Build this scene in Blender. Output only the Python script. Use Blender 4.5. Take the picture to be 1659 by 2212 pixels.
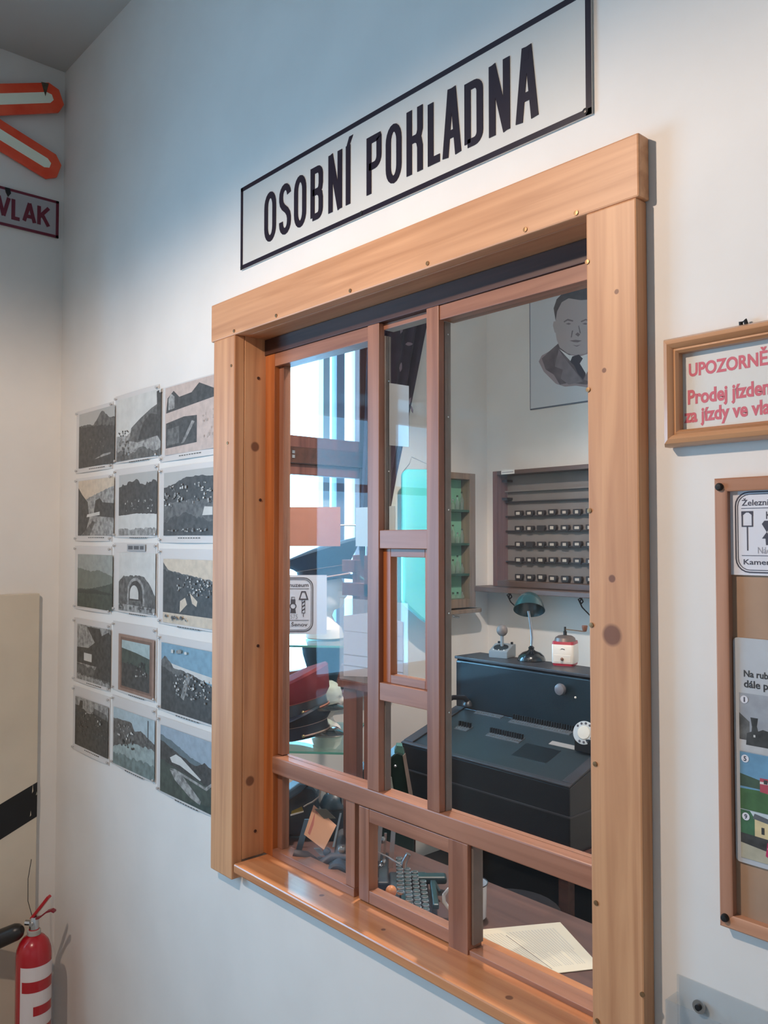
import bpy, bmesh, math, random
from mathutils import Vector, Matrix, Quaternion
random.seed(7)
S = bpy.context.scene
C = S.collection
for o in list(bpy.data.objects): bpy.data.objects.remove(o)

# ---------------------------------------------------------------- camera
F_PX, W_PX, H_PX = 1800.0, 1659, 2212
EYE = Vector((0, -1.142, 1.6))
yaw = math.atan2(1610, F_PX); pitch = math.atan2(59, F_PX)
hd = Vector((-math.cos(yaw), math.sin(yaw), 0))
FW = hd * math.cos(pitch) + Vector((0, 0, math.sin(pitch)))
RT = FW.cross(Vector((0, 0, 1))).normalized(); UP = RT.cross(FW)
cd = bpy.data.cameras.new('camera'); cam = bpy.data.objects.new('camera', cd); C.objects.link(cam)
cd.sensor_fit = 'VERTICAL'; cd.sensor_height = 24.0; cd.lens = F_PX * 24.0 / H_PX; cd.clip_start = 0.02
cam.matrix_world = Matrix((RT.to_4d(), UP.to_4d(), (-FW).to_4d(), (0, 0, 0, 1))).transposed()
cam.matrix_world = Matrix.Translation(EYE) @ Matrix((RT, UP, -FW)).transposed().to_4x4()
S.camera = cam

def on(u, v, x=None, y=None, z=None):
    """survey helper: the point of a real plane (x=, y= or z=) that was measured at a photo pixel"""
    r = FW * F_PX + RT * (u - 829.5) - UP * (v - 1106.0)
    for i, q in enumerate((x, y, z)):
        if q is not None: t = (q - EYE[i]) / r[i]
    return EYE + r * t

# ---------------------------------------------------------------- light and exposure
S.view_settings.view_transform = 'Standard'; S.view_settings.look = 'None'
S.view_settings.exposure = 0.0; S.view_settings.gamma = 1.0; S.view_settings.use_curve_mapping = False
wd = bpy.data.worlds.new('world'); S.world = wd; wd.use_nodes = True
bg = wd.node_tree.nodes['Background']; bg.inputs[0].default_value = (0.26, 0.62, 1.0, 1); bg.inputs[1].default_value = 15.5
def light(name, kind, loc, energy, color, target=None, **kw):
    l = bpy.data.lights.new(name, kind); l.energy = energy; l.color = color
    for k, v in kw.items():
        if k == 'portal': l.cycles.is_portal = True
        else: setattr(l, k, v)
    o = bpy.data.objects.new(name, l); C.objects.link(o); o.location = loc
    if target is not None: o.rotation_euler = (Vector(target) - Vector(loc)).to_track_quat('-Z', 'Y').to_euler()
    return o
light('hall_ceiling_lamp', 'SPOT', (-1.3, -1.48, 2.64), 98, (1.0, 0.79, 0.64), (-1.3, -1.48, 0), spot_size=math.radians(176), spot_blend=0.25, shadow_soft_size=0.035)
light('booth_ceiling_lamp', 'SPOT', (-1.6, 0.66, 2.9), 155, (1.0, 0.84, 0.74), (-1.6, .66, 0), spot_size=math.radians(142), spot_blend=0.35, shadow_soft_size=0.035)
light('hall_window_portal', 'AREA', (-3.46, -1.675, 1.575), 1, (1, 1, 1), (0, -1.675, 1.575), portal=True, shape='RECTANGLE', size=1.35, size_y=1.45)
light('booth_window_portal', 'AREA', (-3.46, .955, 1.8), 1, (1, 1, 1), (0, .955, 1.8), portal=True, shape='RECTANGLE', size=1.21, size_y=1.9)

# ---------------------------------------------------------------- materials
def lin(c): return tuple(((v / 255) / 12.92 if v / 255 <= 0.04045 else ((v / 255 + 0.055) / 1.055) ** 2.4) for v in c)
MC = {}
def mat(name, rgb, rough=0.6, metal=0.0, noise=0.0, scale=8.0, bump=0.0, coat=0.0, emis=0.0, stretch=None, rgb2=None, spec=0.5):
    key = (name, rgb, rough, metal, noise, scale, rgb2)
    if key in MC: return MC[key]
    m = bpy.data.materials.new(name); m.use_nodes = True; nt = m.node_tree; b = nt.nodes['Principled BSDF']
    c = lin(rgb); b.inputs['Roughness'].default_value = rough; b.inputs['Metallic'].default_value = metal
    b.inputs['Base Color'].default_value = (*c, 1); b.inputs['Specular IOR Level'].default_value = spec
    b.inputs['Coat Weight'].default_value = coat; b.inputs['Coat Roughness'].default_value = 0.04
    if emis:
        b.inputs['Emission Color'].default_value = (*c, 1); b.inputs['Emission Strength'].default_value = emis
    if noise or bump or rgb2:
        tc = nt.nodes.new('ShaderNodeTexCoord'); mp = nt.nodes.new('ShaderNodeMapping'); nz = nt.nodes.new('ShaderNodeTexNoise')
        nt.links.new(tc.outputs['Object'], mp.inputs[0]); nt.links.new(mp.outputs[0], nz.inputs['Vector'])
        nz.inputs['Scale'].default_value = scale; nz.inputs['Detail'].default_value = 6
        if stretch: mp.inputs['Scale'].default_value = stretch
        cr = nt.nodes.new('ShaderNodeValToRGB'); nt.links.new(nz.outputs['Fac'], cr.inputs[0])
        c2 = lin(rgb2) if rgb2 else tuple(v * (1 - noise) for v in c)
        hi = c if rgb2 else tuple(min(1, v * (1 + noise * 0.6)) for v in c)
        cr.color_ramp.elements[0].color = (*c2, 1); cr.color_ramp.elements[0].position = 0.35
        cr.color_ramp.elements[1].color = (*hi, 1); cr.color_ramp.elements[1].position = 0.65
        nt.links.new(cr.outputs[0], b.inputs['Base Color'])
        if bump:
            bp = nt.nodes.new('ShaderNodeBump'); bp.inputs['Strength'].default_value = bump; bp.inputs['Distance'].default_value = 0.003
            nt.links.new(nz.outputs['Fac'], bp.inputs['Height']); nt.links.new(bp.outputs[0], b.inputs['Normal'])
    MC[key] = m
    return m
def wood(name, light_rgb, dark_rgb, axis='z', rough=0.45, knots=(), coat=0.0, scale=1.0):
    """straight-grained board; grain runs along axis; knots = [((x,y,z), radius)] in the room"""
    m = bpy.data.materials.new(name); m.use_nodes = True; nt = m.node_tree; b = nt.nodes['Principled BSDF']
    N = nt.nodes.new; L = nt.links.new
    b.inputs['Roughness'].default_value = rough; b.inputs['Coat Weight'].default_value = coat; b.inputs['Coat Roughness'].default_value = 0.12
    g = N('ShaderNodeNewGeometry'); mp = N('ShaderNodeMapping'); L(g.outputs['Position'], mp.inputs[0])
    s = [38 * scale] * 3; s['xyz'.index(axis)] = 1.6 * scale; mp.inputs['Scale'].default_value = s
    n1 = N('ShaderNodeTexNoise'); L(mp.outputs[0], n1.inputs['Vector']); n1.inputs['Scale'].default_value = 1.0; n1.inputs['Detail'].default_value = 5; n1.inputs['Distortion'].default_value = 0.6
    n2 = N('ShaderNodeTexNoise'); L(g.outputs['Position'], n2.inputs['Vector']); n2.inputs['Scale'].default_value = 3.0
    cr = N('ShaderNodeValToRGB'); L(n1.outputs['Fac'], cr.inputs[0])
    cr.color_ramp.elements[0].position = 0.3; cr.color_ramp.elements[0].color = (*lin(dark_rgb), 1)
    cr.color_ramp.elements[1].position = 0.62; cr.color_ramp.elements[1].color = (*lin(light_rgb), 1)
    mx = N('ShaderNodeMix'); mx.data_type = 'RGBA'; mx.blend_type = 'MULTIPLY'
    cr2 = N('ShaderNodeValToRGB'); L(n2.outputs['Fac'], cr2.inputs[0]); cr2.color_ramp.elements[0].color = (0.8, 0.78, 0.76, 1); cr2.color_ramp.elements[1].color = (1.08, 1.06, 1.04, 1)
    mx.inputs['Factor'].default_value = 1; L(cr.outputs[0], mx.inputs['A']); L(cr2.outputs[0], mx.inputs['B'])
    out = mx.outputs['Result']
    for (kp, kr) in knots:
        d = N('ShaderNodeVectorMath'); d.operation = 'DISTANCE'; L(g.outputs['Position'], d.inputs[0]); d.inputs[1].default_value = kp
        k = N('ShaderNodeMapRange'); L(d.outputs['Value'], k.inputs['Value'])
        k.inputs['From Min'].default_value = kr * 0.8; k.inputs['From Max'].default_value = kr * 1.15; k.inputs['To Min'].default_value = 0.85; k.inputs['To Max'].default_value = 0
        km = N('ShaderNodeMix'); km.data_type = 'RGBA'; L(k.outputs[0], km.inputs['Factor']); L(out, km.inputs['A']); km.inputs['B'].default_value = (*lin((112, 66, 44)), 1)
        out = km.outputs['Result']
    L(out, b.inputs['Base Color'])
    bp = N('ShaderNodeBump'); bp.inputs['Strength'].default_value = 0.25; bp.inputs['Distance'].default_value = 0.001
    L(n1.outputs['Fac'], bp.inputs['Height']); L(bp.outputs[0], b.inputs['Normal'])
    return m
def glass(name, tint=(1, 1, 1), ior=1.45, rough=0.0, haze=0.0, haze_rgb=(200, 210, 220)):
    """thin pane: clear transmission with a Fresnel mirror on top, optional dust film"""
    m = bpy.data.materials.new(name); m.use_nodes = True; nt = m.node_tree; nt.nodes.clear(); N = nt.nodes.new; L = nt.links.new
    o = N('ShaderNodeOutputMaterial'); t = N('ShaderNodeBsdfTransparent'); t.inputs[0].default_value = (*tint, 1)
    g = N('ShaderNodeBsdfGlossy'); g.inputs['Roughness'].default_value = rough
    f = N('ShaderNodeFresnel'); ge = N('ShaderNodeNewGeometry'); mr = N('ShaderNodeMapRange'); L(ge.outputs['Backfacing'], mr.inputs['Value']); mr.inputs['To Min'].default_value = ior; mr.inputs['To Max'].default_value = 1 / ior; L(mr.outputs[0], f.inputs[0]); mx = N('ShaderNodeMixShader')
    src = t.outputs[0]
    if haze:
        d = N('ShaderNodeBsdfDiffuse'); d.inputs[0].default_value = (*lin(haze_rgb), 1); h = N('ShaderNodeMixShader'); h.inputs[0].default_value = haze
        L(t.outputs[0], h.inputs[1]); L(d.outputs[0], h.inputs[2]); src = h.outputs[0]
    L(f.outputs[0], mx.inputs[0]); L(src, mx.inputs[1]); L(g.outputs[0], mx.inputs[2]); L(mx.outputs[0], o.inputs[0])
    return m

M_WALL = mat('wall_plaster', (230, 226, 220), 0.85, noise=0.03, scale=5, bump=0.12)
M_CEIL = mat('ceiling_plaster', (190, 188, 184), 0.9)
M_FLOOR = mat('floor_boards', (40, 30, 28), 0.6, noise=0.2, scale=6)
JX = -1.809
M_PINE = wood('pine_boards_upright', (220, 166, 122), (188, 132, 92), 'z', knots=[
    (on(551, 965, x=JX), 0.0125), (on(540, 1687, x=JX), 0.0125), (on(1322, 1372, y=-.03), 0.0165), (on(1322, 1250, y=-.03), 0.006), (on(1332, 630, y=-.03), 0.004), (on(1305, 800, y=-.03), 0.004)])
M_PINE_H = wood('pine_boards_level', (220, 166, 124), (188, 134, 94), 'x')
M_SILL = wood('pine_sill_varnished', (214, 150, 104), (184, 116, 74), 'x', rough=0.28, coat=0.4, knots=[
    (on(695, 1934, z=.803), 0.006), (on(878, 2088, z=.803), 0.006), (on(1100, 2155, z=.803), 0.007), (on(828, 2008, z=.803), 0.005)])
M_SASH = wood('varnished_sash_upright', (172, 122, 98), (136, 90, 70), 'z', rough=0.4)
M_SASH_H = wood('varnished_sash_level', (172, 122, 98), (136, 90, 70), 'x', rough=0.4)
M_SASH_LIT = wood('orange_lit_sash', (186, 112, 62), (156, 84, 40), 'z', rough=0.4)  # orange cast of the light put into the sash colour
M_DARKWOOD = wood('dark_brown_wood', (88, 56, 46), (60, 36, 30), 'x', rough=0.5)
M_BEAD = mat('grey_glazing_bead', (128, 118, 112), 0.5, noise=0.1, scale=30)
M_GLASS = glass('window_glass', (0.97, 0.985, 0.98), ior=1.16, haze=0.008)
M_STEEL = mat('bright_steel', (200, 200, 200), 0.25, 1.0)
M_SCREW = mat('brass_screw', (150, 118, 84), 0.4, 0.8)
M_BLACK = mat('black_enamel', (30, 28, 34), 0.35)
M_PAPER = mat('white_paper', (225, 225, 222), 0.8)
M_BLK = mat('matt_black', (16, 16, 18), 0.6)

# ---------------------------------------------------------------- mesh helpers
class MB:
    def __init__(s): s.v = []; s.f = []; s.m = []; s.mats = []; s.mi = 0
    def use(s, m):
        if m not in s.mats: s.mats.append(m)
        s.mi = s.mats.index(m); return s
    def add(s, vs, fs):
        n = len(s.v); s.v += [tuple(v) for v in vs]; s.f += [tuple(i + n for i in f) for f in fs]; s.m += [s.mi] * len(fs); return s
    def box(s, x0, x1, y0, y1, z0, z1):
        x0, x1 = sorted((x0, x1)); y0, y1 = sorted((y0, y1)); z0, z1 = sorted((z0, z1))
        return s.add([(x0, y0, z0), (x1, y0, z0), (x1, y1, z0), (x0, y1, z0), (x0, y0, z1), (x1, y0, z1), (x1, y1, z1), (x0, y1, z1)],
                     [(0, 3, 2, 1), (4, 5, 6, 7), (0, 1, 5, 4), (1, 2, 6, 5), (2, 3, 7, 6), (3, 0, 4, 7)])
    def prism(s, pts, a, b, fn):
        """polygon pts (2d) swept from a to b; fn(p, t) -> 3d"""
        n = len(pts); vs = [fn(p, a) for p in pts] + [fn(p, b) for p in pts]
        return s.add(vs, [tuple(range(n)), tuple(range(2 * n - 1, n - 1, -1))] + [(i, n + i, n + (i + 1) % n, (i + 1) % n) for i in range(n)])
    def slab(s, pts, y0, y1): return s.prism(pts, y0, y1, lambda p, t: (p[0], t, p[1]))   # x,z outline facing -y (y0 front)
    def flat(s, pts, y): return s.add([(p[0], y, p[1]) for p in pts], [tuple(range(len(pts)))])
    def rings(s, rings, cap=True, closed=True):
        k = len(rings[0]); vs = [p for r in rings for p in r]; fs = []
        for i in range(len(rings) - 1):
            for j in range(k if closed else k - 1):
                a = i * k + j; b = i * k + (j + 1) % k; fs.append((a, b, b + k, a + k))
        if cap: fs += [tuple(range(k - 1, -1, -1)), tuple(range((len(rings) - 1) * k, len(rings) * k))]
        return s.add(vs, fs)
    def lathe(s, prof, c=(0, 0, 0), n=24, axis='z', cap=True):
        rs = []
        for r, h in prof:
            ring = []
            for j in range(n):
                a = 2 * math.pi * j / n; q = (r * math.cos(a), r * math.sin(a))
                p = {'z': (q[0], q[1], h), 'x': (h, q[0], q[1]), 'y': (q[1], h, q[0])}[axis]
                ring.append((p[0] + c[0], p[1] + c[1], p[2] + c[2]))
            rs.append(ring)
        return s.rings(rs, cap)
    def tube(s, pts, r, n=8, closed=False):
        pts = [Vector(p) for p in pts]; rs = []; prev = None
        rr = r if isinstance(r, (list, tuple)) else [r] * len(pts)
        for i, p in enumerate(pts):
            d = (pts[min(i + 1, len(pts) - 1)] - pts[max(i - 1, 0)]).normalized()
            if closed: d = (pts[(i + 1) % len(pts)] - pts[i - 1]).normalized()
            ref = prev if prev is not None else (Vector((0, 0, 1)) if abs(d.z) < 0.9 else Vector((1, 0, 0)))
            u = (ref - d * ref.dot(d)).normalized(); w = d.cross(u); prev = u
            rs.append([tuple(p + (u * math.cos(2 * math.pi * j / n) + w * math.sin(2 * math.pi * j / n)) * rr[i]) for j in range(n)])
        if closed: rs.append(rs[0])
        return s.rings(rs, not closed)
    def bar(s, a, b, w, h):
        """rectangular bar between a and b, width w (sideways) and height h"""
        a = Vector(a); b = Vector(b); d = (b - a).normalized(); ref = Vector((0, 0, 1)) if abs(d.z) < 0.9 else Vector((0, 1, 0))
        sx = d.cross(ref).normalized(); sz = sx.cross(d)
        def R(p): return [tuple(p + sx * i * w / 2 + sz * j * h / 2) for i, j in ((-1, -1), (1, -1), (1, 1), (-1, 1))]
        return s.rings([R(a), R(b)])
    def sphere(s, c, r, n=16, m=10, sc=(1, 1, 1)):
        prof = [(max(1e-4, math.sin(math.pi * i / m)) * r, -math.cos(math.pi * i / m) * r) for i in range(m + 1)]
        k = len(s.v); s.lathe(prof, (0, 0, 0), n)
        s.v[k:] = [(v[0] * sc[0] + c[0], v[1] * sc[1] + c[1], v[2] * sc[2] + c[2]) for v in s.v[k:]]
        return s
    def build(s, name, m=None, parent=None, smooth=False, bevel=0.0, loc=None):
        me = bpy.data.meshes.new(name); me.from_pydata(s.v, [], s.f)
        ms = s.mats if s.mats else []
        if m is not None and not ms: ms = [m]
        for q in ms: me.materials.append(q)
        if s.mats:
            for p, i in zip(me.polygons, s.m): p.material_index = i
        bm = bmesh.new(); bm.from_mesh(me)
        if all(len(f.verts) for f in bm.faces) and not getattr(s, 'open', False): bmesh.ops.recalc_face_normals(bm, faces=bm.faces)
        bm.to_mesh(me); bm.free()
        if smooth:
            for p in me.polygons: p.use_smooth = True
            me.set_sharp_from_angle(angle=math.radians(40))
        o = bpy.data.objects.new(name, me); C.objects.link(o)
        if parent is not None: o.parent = parent
        if loc is not None: o.location = loc
        if bevel:
            b = o.modifiers.new('bevel', 'BEVEL'); b.width = bevel; b.segments = 2; b.limit_method = 'ANGLE'
        return o
def tag(o, label=None, cat=None, group=None, kind=None):
    if label: o['label'] = label
    if cat: o['category'] = cat
    if group: o['group'] = group
    if kind: o['kind'] = kind
    return o
def thing(name, label, cat, loc=(0, 0, 0), rz=0.0, group=None, kind=None):
    o = bpy.data.objects.new(name, None); C.objects.link(o); o.location = loc; o.rotation_euler = (0, 0, rz); o.empty_display_size = 0.05
    return tag(o, label, cat, group, kind)
def box(name, m, parent, *b, bevel=0.0): return MB().box(*b).build(name, m, parent, bevel=bevel)
def text(name, s, m, parent, x0, x1, z0, z1, y, bold=0.0, depth=0.0004, fit=True):
    """lettering in the x,z plane facing -y, fitted to a rectangle"""
    cu = bpy.data.curves.new('lettering', 'FONT'); cu.body = s; cu.offset = bold; cu.resolution_u = 4
    t = bpy.data.objects.new('lettering_source', cu); C.objects.link(t); bpy.context.view_layer.update()
    me = bpy.data.meshes.new_from_object(t.evaluated_get(bpy.context.evaluated_depsgraph_get()))
    bpy.data.objects.remove(t); vs = [v.co.copy() for v in me.vertices]
    ax, bx = min(v.x for v in vs), max(v.x for v in vs); az, bz = min(v.y for v in vs), max(v.y for v in vs)
    kx = (x1 - x0) / (bx - ax); kz = (z1 - z0) / (bz - az)
    for v in me.vertices: v.co = Vector((x0 + (v.co.x - ax) * kx, y, z0 + (v.co.y - az) * kz))
    me.materials.clear(); me.materials.append(m)
    o = bpy.data.objects.new(name, me); C.objects.link(o); o.parent = parent
    return o
def ribbon(mb, pts, w, y0, y1, closed=False):
    """flat stroke of width w along 2d points with mitred joints"""
    pts = [Vector(p) for p in pts]
    pts = [p for i, p in enumerate(pts) if i == 0 or (p - pts[i - 1]).length > 1e-5]
    if closed and (pts[0] - pts[-1]).length < 1e-5: pts.pop()
    n = len(pts); L = []; Rr = []
    for i in range(n):
        a = pts[i - 1] if (i > 0 or closed) else None; b = pts[(i + 1) % n] if (i < n - 1 or closed) else None
        d1 = (pts[i] - a).normalized() if a is not None else None; d2 = (b - pts[i]).normalized() if b is not None else None
        d1 = d1 or d2; d2 = d2 or d1
        t = (d1 + d2).normalized(); nn = Vector((-t.y, t.x)); c = max(0.35, abs(nn.dot(Vector((-d1.y, d1.x)))))
        L.append(pts[i] + nn * w / 2 / c); Rr.append(pts[i] - nn * w / 2 / c)
    mb.nst = getattr(mb, 'nst', 0) + 1; y0 = y0 - .00008 * mb.nst      # crossing strokes must not share a face
    vs = [(p.x, y, p.y) for y in (y0, y1) for q in (L, Rr) for p in q]; fs = []
    for i in range(n if closed else n - 1):
        j = (i + 1) % n; fs += [(i, n + i, n + j, j), (2 * n + i, 2 * n + j, 3 * n + j, 3 * n + i), (i, j, 2 * n + j, 2 * n + i), (n + i, 3 * n + i, 3 * n + j, n + j)]
    if not closed: fs += [(0, 2 * n, 3 * n, n), (n - 1, 2 * n - 1, 4 * n - 1, 3 * n - 1)]
    mb.add(vs, fs)
def arc(cx, cy, rx, ry, a0, a1, n=7):
    return [(cx + rx * math.cos(math.radians(a0 + (a1 - a0) * i / n)), cy + ry * math.sin(math.radians(a0 + (a1 - a0) * i / n))) for i in range(n + 1)]
def rrect(x0, x1, z0, z1, r, n=5):
    return arc(x1 - r, z1 - r, r, r, 90, 0, n) + arc(x1 - r, z0 + r, r, r, 0, -90, n) + arc(x0 + r, z0 + r, r, r, -90, -180, n) + arc(x0 + r, z1 - r, r, r, 180, 90, n)

# ---------------------------------------------------------------- the rooms
XL, YB, ZC = -3.05, 2.352, 3.33
def struct(name, mb, m, parent=None): 
    o = mb.build(name, m, parent)
    if parent is None: o['kind'] = 'structure'
    return o
OX0, OX1, OZ0, OZ1 = -1.84, -0.735, 0.78, 2.14        # hole of the ticket window in the front wall
w = MB(); w.box(XL, OX0, 0, .14, -.3, ZC); w.box(OX1, 2.0, 0, .14, -.3, ZC); w.box(OX0, OX1, 0, .14, -.3, OZ0); w.box(OX0, OX1, 0, .14, OZ1, ZC)
struct('wall_front', w, M_WALL)
w = MB(); TH = .40                                     # thick outer wall, holes for the hall and booth windows
HW = (-2.35, -1.0, .85, 2.3); BW = (.35, 1.56, .9, 2.75)
w.box(XL - TH, XL, -4.0, HW[0], -.3, ZC); w.box(XL - TH, XL, HW[1], BW[0], -.3, ZC); w.box(XL - TH, XL, BW[1], YB + .1, -.3, ZC)
for q in (HW, BW): w.box(XL - TH, XL, q[0], q[1], -.3, q[2]); w.box(XL - TH, XL, q[0], q[1], q[3], ZC)
struct('wall_left', w, M_WALL)
struct('wall_booth_rear', MB().box(XL, 2.0, YB, YB + .12, -.3, ZC), M_WALL)
struct('wall_booth_right', MB().box(.1, .2, .14, YB, -.3, ZC), M_WALL)
struct('wall_right', MB().box(2.0, 2.12, -4.0, YB + .1, -.3, ZC), M_WALL)
struct('wall_back', MB().box(XL, 2.0, -4.12, -4.0, -.3, ZC), M_WALL)
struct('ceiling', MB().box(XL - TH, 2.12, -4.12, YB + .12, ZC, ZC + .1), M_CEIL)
struct('floor', MB().box(XL - .1, 2.12, -4.12, .005, -.32, -.22), mat('hall_floor_tiles', (150, 138, 126), .5, noise=.1, scale=4))
struct('floor_booth', MB().box(XL - .05, .1, .1, YB + .05, -.32, 0), M_FLOOR)

# ---------------------------------------------------------------- window_1: the ticket window
win = thing('window_1', 'wooden ticket window with pine casing and sill under the enamel sign', 'window', (-1.29, 0, .78), kind='structure')
def W(name, m, *b, bevel=0.0012, parent=None):
    x0, x1, y0, y1, z0, z1 = b; p = (-1.29, 0, .78)
    return MB().box(x0 - p[0], x1 - p[0], y0, y1, z0 - p[2], z1 - p[2]).build(name, m, parent or win, bevel=bevel)
def Wq(mb, name, m, parent=None, **k):
    mb.v = [(a + 1.29, b, c - .78) for a, b, c in mb.v]; return mb.build(name, m, parent or win, **k)
hc = W('head_casing', M_PINE_H, -1.926, -.667, -.03, .0, 2.117, 2.215, bevel=.003)
cl = W('side_casing', M_PINE, -1.912, JX, -.03, .0, .757, 2.117, bevel=.003)
cr_ = W('side_casing', M_PINE, -.762, -.672, -.03, .0, .30, 2.117, bevel=.003)
W('lining_board', M_PINE, JX - .02, JX, .0005, .14, .80, 2.135)
W('lining_board', M_PINE, -.762, -.742, .0005, .14, .80, 2.135)
W('lining_board', M_PINE_H, JX, -.762, .0005, .14, 2.1175, 2.135)
W('window_sill', M_SILL, -1.795, -.762, -.034, .14, .78, .803, bevel=.004)
for (u, v) in ((506, 715), (597, 682), (757, 628), (924, 569), (1135, 496), (1245, 460)):
    p = on(u, v, y=-.03); q = MB(); q.lathe([(.0005, -.0015), (.0042, -.0012), (.0042, .001)], (p.x, -.0305, p.z), 12, 'y'); Wq(q, 'screw', M_SCREW, None, smooth=True).parent = hc
for (u, v, c_) in ((1269, 566, 1), (1271, 842, 1), (1274, 1103, 1), (1278, 1350, 1), (1286, 1650, 1), (1288, 1950, 1), (1291, 2205, 1), (1388, 2148, 1), (500, 790, 0), (492, 957, 0)):
    p = on(u, v, y=-.03); q = MB(); q.lathe([(.0005, -.0015), (.0038, -.0012), (.0038, .001)], (p.x, -.0305, p.z), 12, 'y'); Wq(q, 'screw', M_SCREW, None, smooth=True).parent = (cr_ if c_ else cl)
for (u, v) in ((558, 817), (562, 1080), (557, 1395), (551, 1795)):
    p = on(u, v, x=JX); q = MB(); q.lathe([(.004, -.001), (.004, .0012), (.0005, .0014)], (JX + .0002, p.y, p.z), 12, 'x'); Wq(q, 'screw', M_DARKWOOD, None, smooth=True)
YF = .063
W('frame_head', M_DARKWOOD, JX, -.762, YF - .003, .105, 2.076, 2.117)  # head darker than the rest of the frame
W('frame_stile', M_SASH_LIT, JX, -1.768, YF, .105, .803, 2.076)
W('frame_stile', M_SASH, -.80, -.762, YF, .105, .803, 2.076)
W('frame_bottom_rail', M_SASH_H, -1.768, -1.4475, YF, .105, .803, .822)
W('top_rail', M_SASH_H, -1.768, -1.400, YF + .001, .105, 2.043, 2.076)
W('top_rail', M_SASH_H, -1.362, -1.212, YF + .012, .105, 2.062, 2.076)
W('top_rail', M_SASH_H, -1.179, -.80, YF + .001, .105, 2.046, 2.076)
W('post', M_SASH, -1.400, -1.362, YF - .002, .078, 1.054, 2.076)
W('post', M_SASH, -1.214, -1.179, YF - .002, .078, 1.054, 2.076)
W('glazing_bead', M_BEAD, -1.400, -1.3605, .0785, .096, 1.054, 2.05)
W('glazing_bead', M_BEAD, -1.214, -1.1775, .0785, .096, 1.054, 2.046)
W('glazing_bead', M_SASH, -1.768, -1.748, .078, .1, 1.056, 2.043)
W('hatch_top_rail', M_SASH_H, -1.362, -1.214, YF, .098, 1.580, 1.620)
W('hatch_bottom_rail', M_SASH_H, -1.362, -1.214, YF, .098, 1.252, 1.290)
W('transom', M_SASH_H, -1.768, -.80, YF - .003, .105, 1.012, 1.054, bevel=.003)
# small middle hatch sash, set back
sm = MB()
for b in ((-1.362, -1.338, .074, .094, 1.290, 1.580), (-1.232, -1.214, .074, .094, 1.290, 1.580)): sm.box(*b)
hs = Wq(sm, 'hatch_sash', M_SASH_LIT, bevel=.001)
sm = MB()
for b in ((-1.338, -1.232, .074, .094, 1.290, 1.308), (-1.338, -1.232, .074, .094, 1.562, 1.580)): sm.box(*b)
Wq(sm, 'sash_rail', M_SASH_H, bevel=.001).parent = hs
W('glass_pane', M_GLASS, -1.338, -1.232, .083, .0855, 1.308, 1.562, bevel=0, parent=hs)
# lower row
W('stile', M_SASH, -1.4795, -1.4475, YF + .002, .105, .822, 1.012)
W('glazing_bead', M_SASH, -1.768, -1.748, .078, .1, .822, 1.012)
hs = W('hatch_stile', M_SASH, -1.431, -1.397, YF, .09, .806, 1.010)
W('top_rail', M_SASH_H, -1.397, -1.155, YF + .0005, .09, .981, 1.010, parent=hs); W('bottom_rail', M_SASH_H, -1.397, -1.155, YF + .0005, .09, .806, .833, parent=hs)
W('glass_pane', M_GLASS, -1.397, -1.155, .076, .0785, .833, .981, bevel=0, parent=hs)
W('stile', M_SASH, -1.1545, -1.103, YF - .003, .1, .800, 1.012)
W('glazing_bead', M_BEAD, -1.1025, -1.097, .07, .098, .820, 1.012)
W('frame_bottom_rail', M_SASH_H, -1.1025, -.80, YF, .105, .790, .812)
for nm, b in (('a', (-1.748, -1.400, .0865, .089, 1.054, 2.043)), ('b', (-1.3605, -1.214, .0865, .089, 1.620, 2.062)), ('c', (-1.1775, -.80, .0865, .089, 1.054, 2.046)),
              ('d', (-1.748, -1.4795, .0865, .089, .822, 1.012)), ('e', (-1.097, -.80, .0865, .089, .812, 1.012))):
    W('glass_pane', M_GLASS, *b, bevel=0)
for (x, zs) in ((-1.3605, (1.95, 1.75, 1.5)), (-1.1775, (2.02, 1.85, 1.66, 1.45, 1.25))):
    for z in zs:
        q = MB().lathe([(.0018, -.0006), (.0018, .0008), (.0002, .001)], (x, .0885 if x < -1.2 else .087, z), 8, 'x'); Wq(q, 'pin', M_STEEL)

# ---------------------------------------------------------------- window_2: the booth's outer window
w2 = thing('window_2', 'brown wooden window seen through the left bay of the ticket window', 'window', (XL, 1.21, .9), kind='structure')
M_BWIN = wood('red_brown_window_paint', (128, 84, 76), (96, 58, 54), 'z', rough=0.45)
def w2b(name, m, y0, y1, z0, z1, x0, x1, **k): return MB().box(x0, x1, y0 - 1.21, y1 - 1.21, z0 - .9, z1 - .9).build(name, m, w2, **k)
zr = on(700, 985, x=-3.05).z
m = MB()
for b in ((BW[0], BW[0] + .05, BW[2], BW[3]), (BW[1] - .055, BW[1], BW[2], BW[3]), (BW[0] + .05, BW[1] - .055, BW[2], BW[2] + .05), (BW[0] + .05, BW[1] - .055, BW[3] - .05, BW[3])):
    m.box(-.10, -.03, b[0] - 1.21, b[1] - 1.21, b[2] - .9, b[3] - .9)
m.build('window_frame', M_BWIN, w2, bevel=.004)
w2b('cross_rail', M_DARKWOOD, BW[0] + .05, BW[1] - .055, zr - .04, zr + .035, -.10, -.02, bevel=.004)
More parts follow.
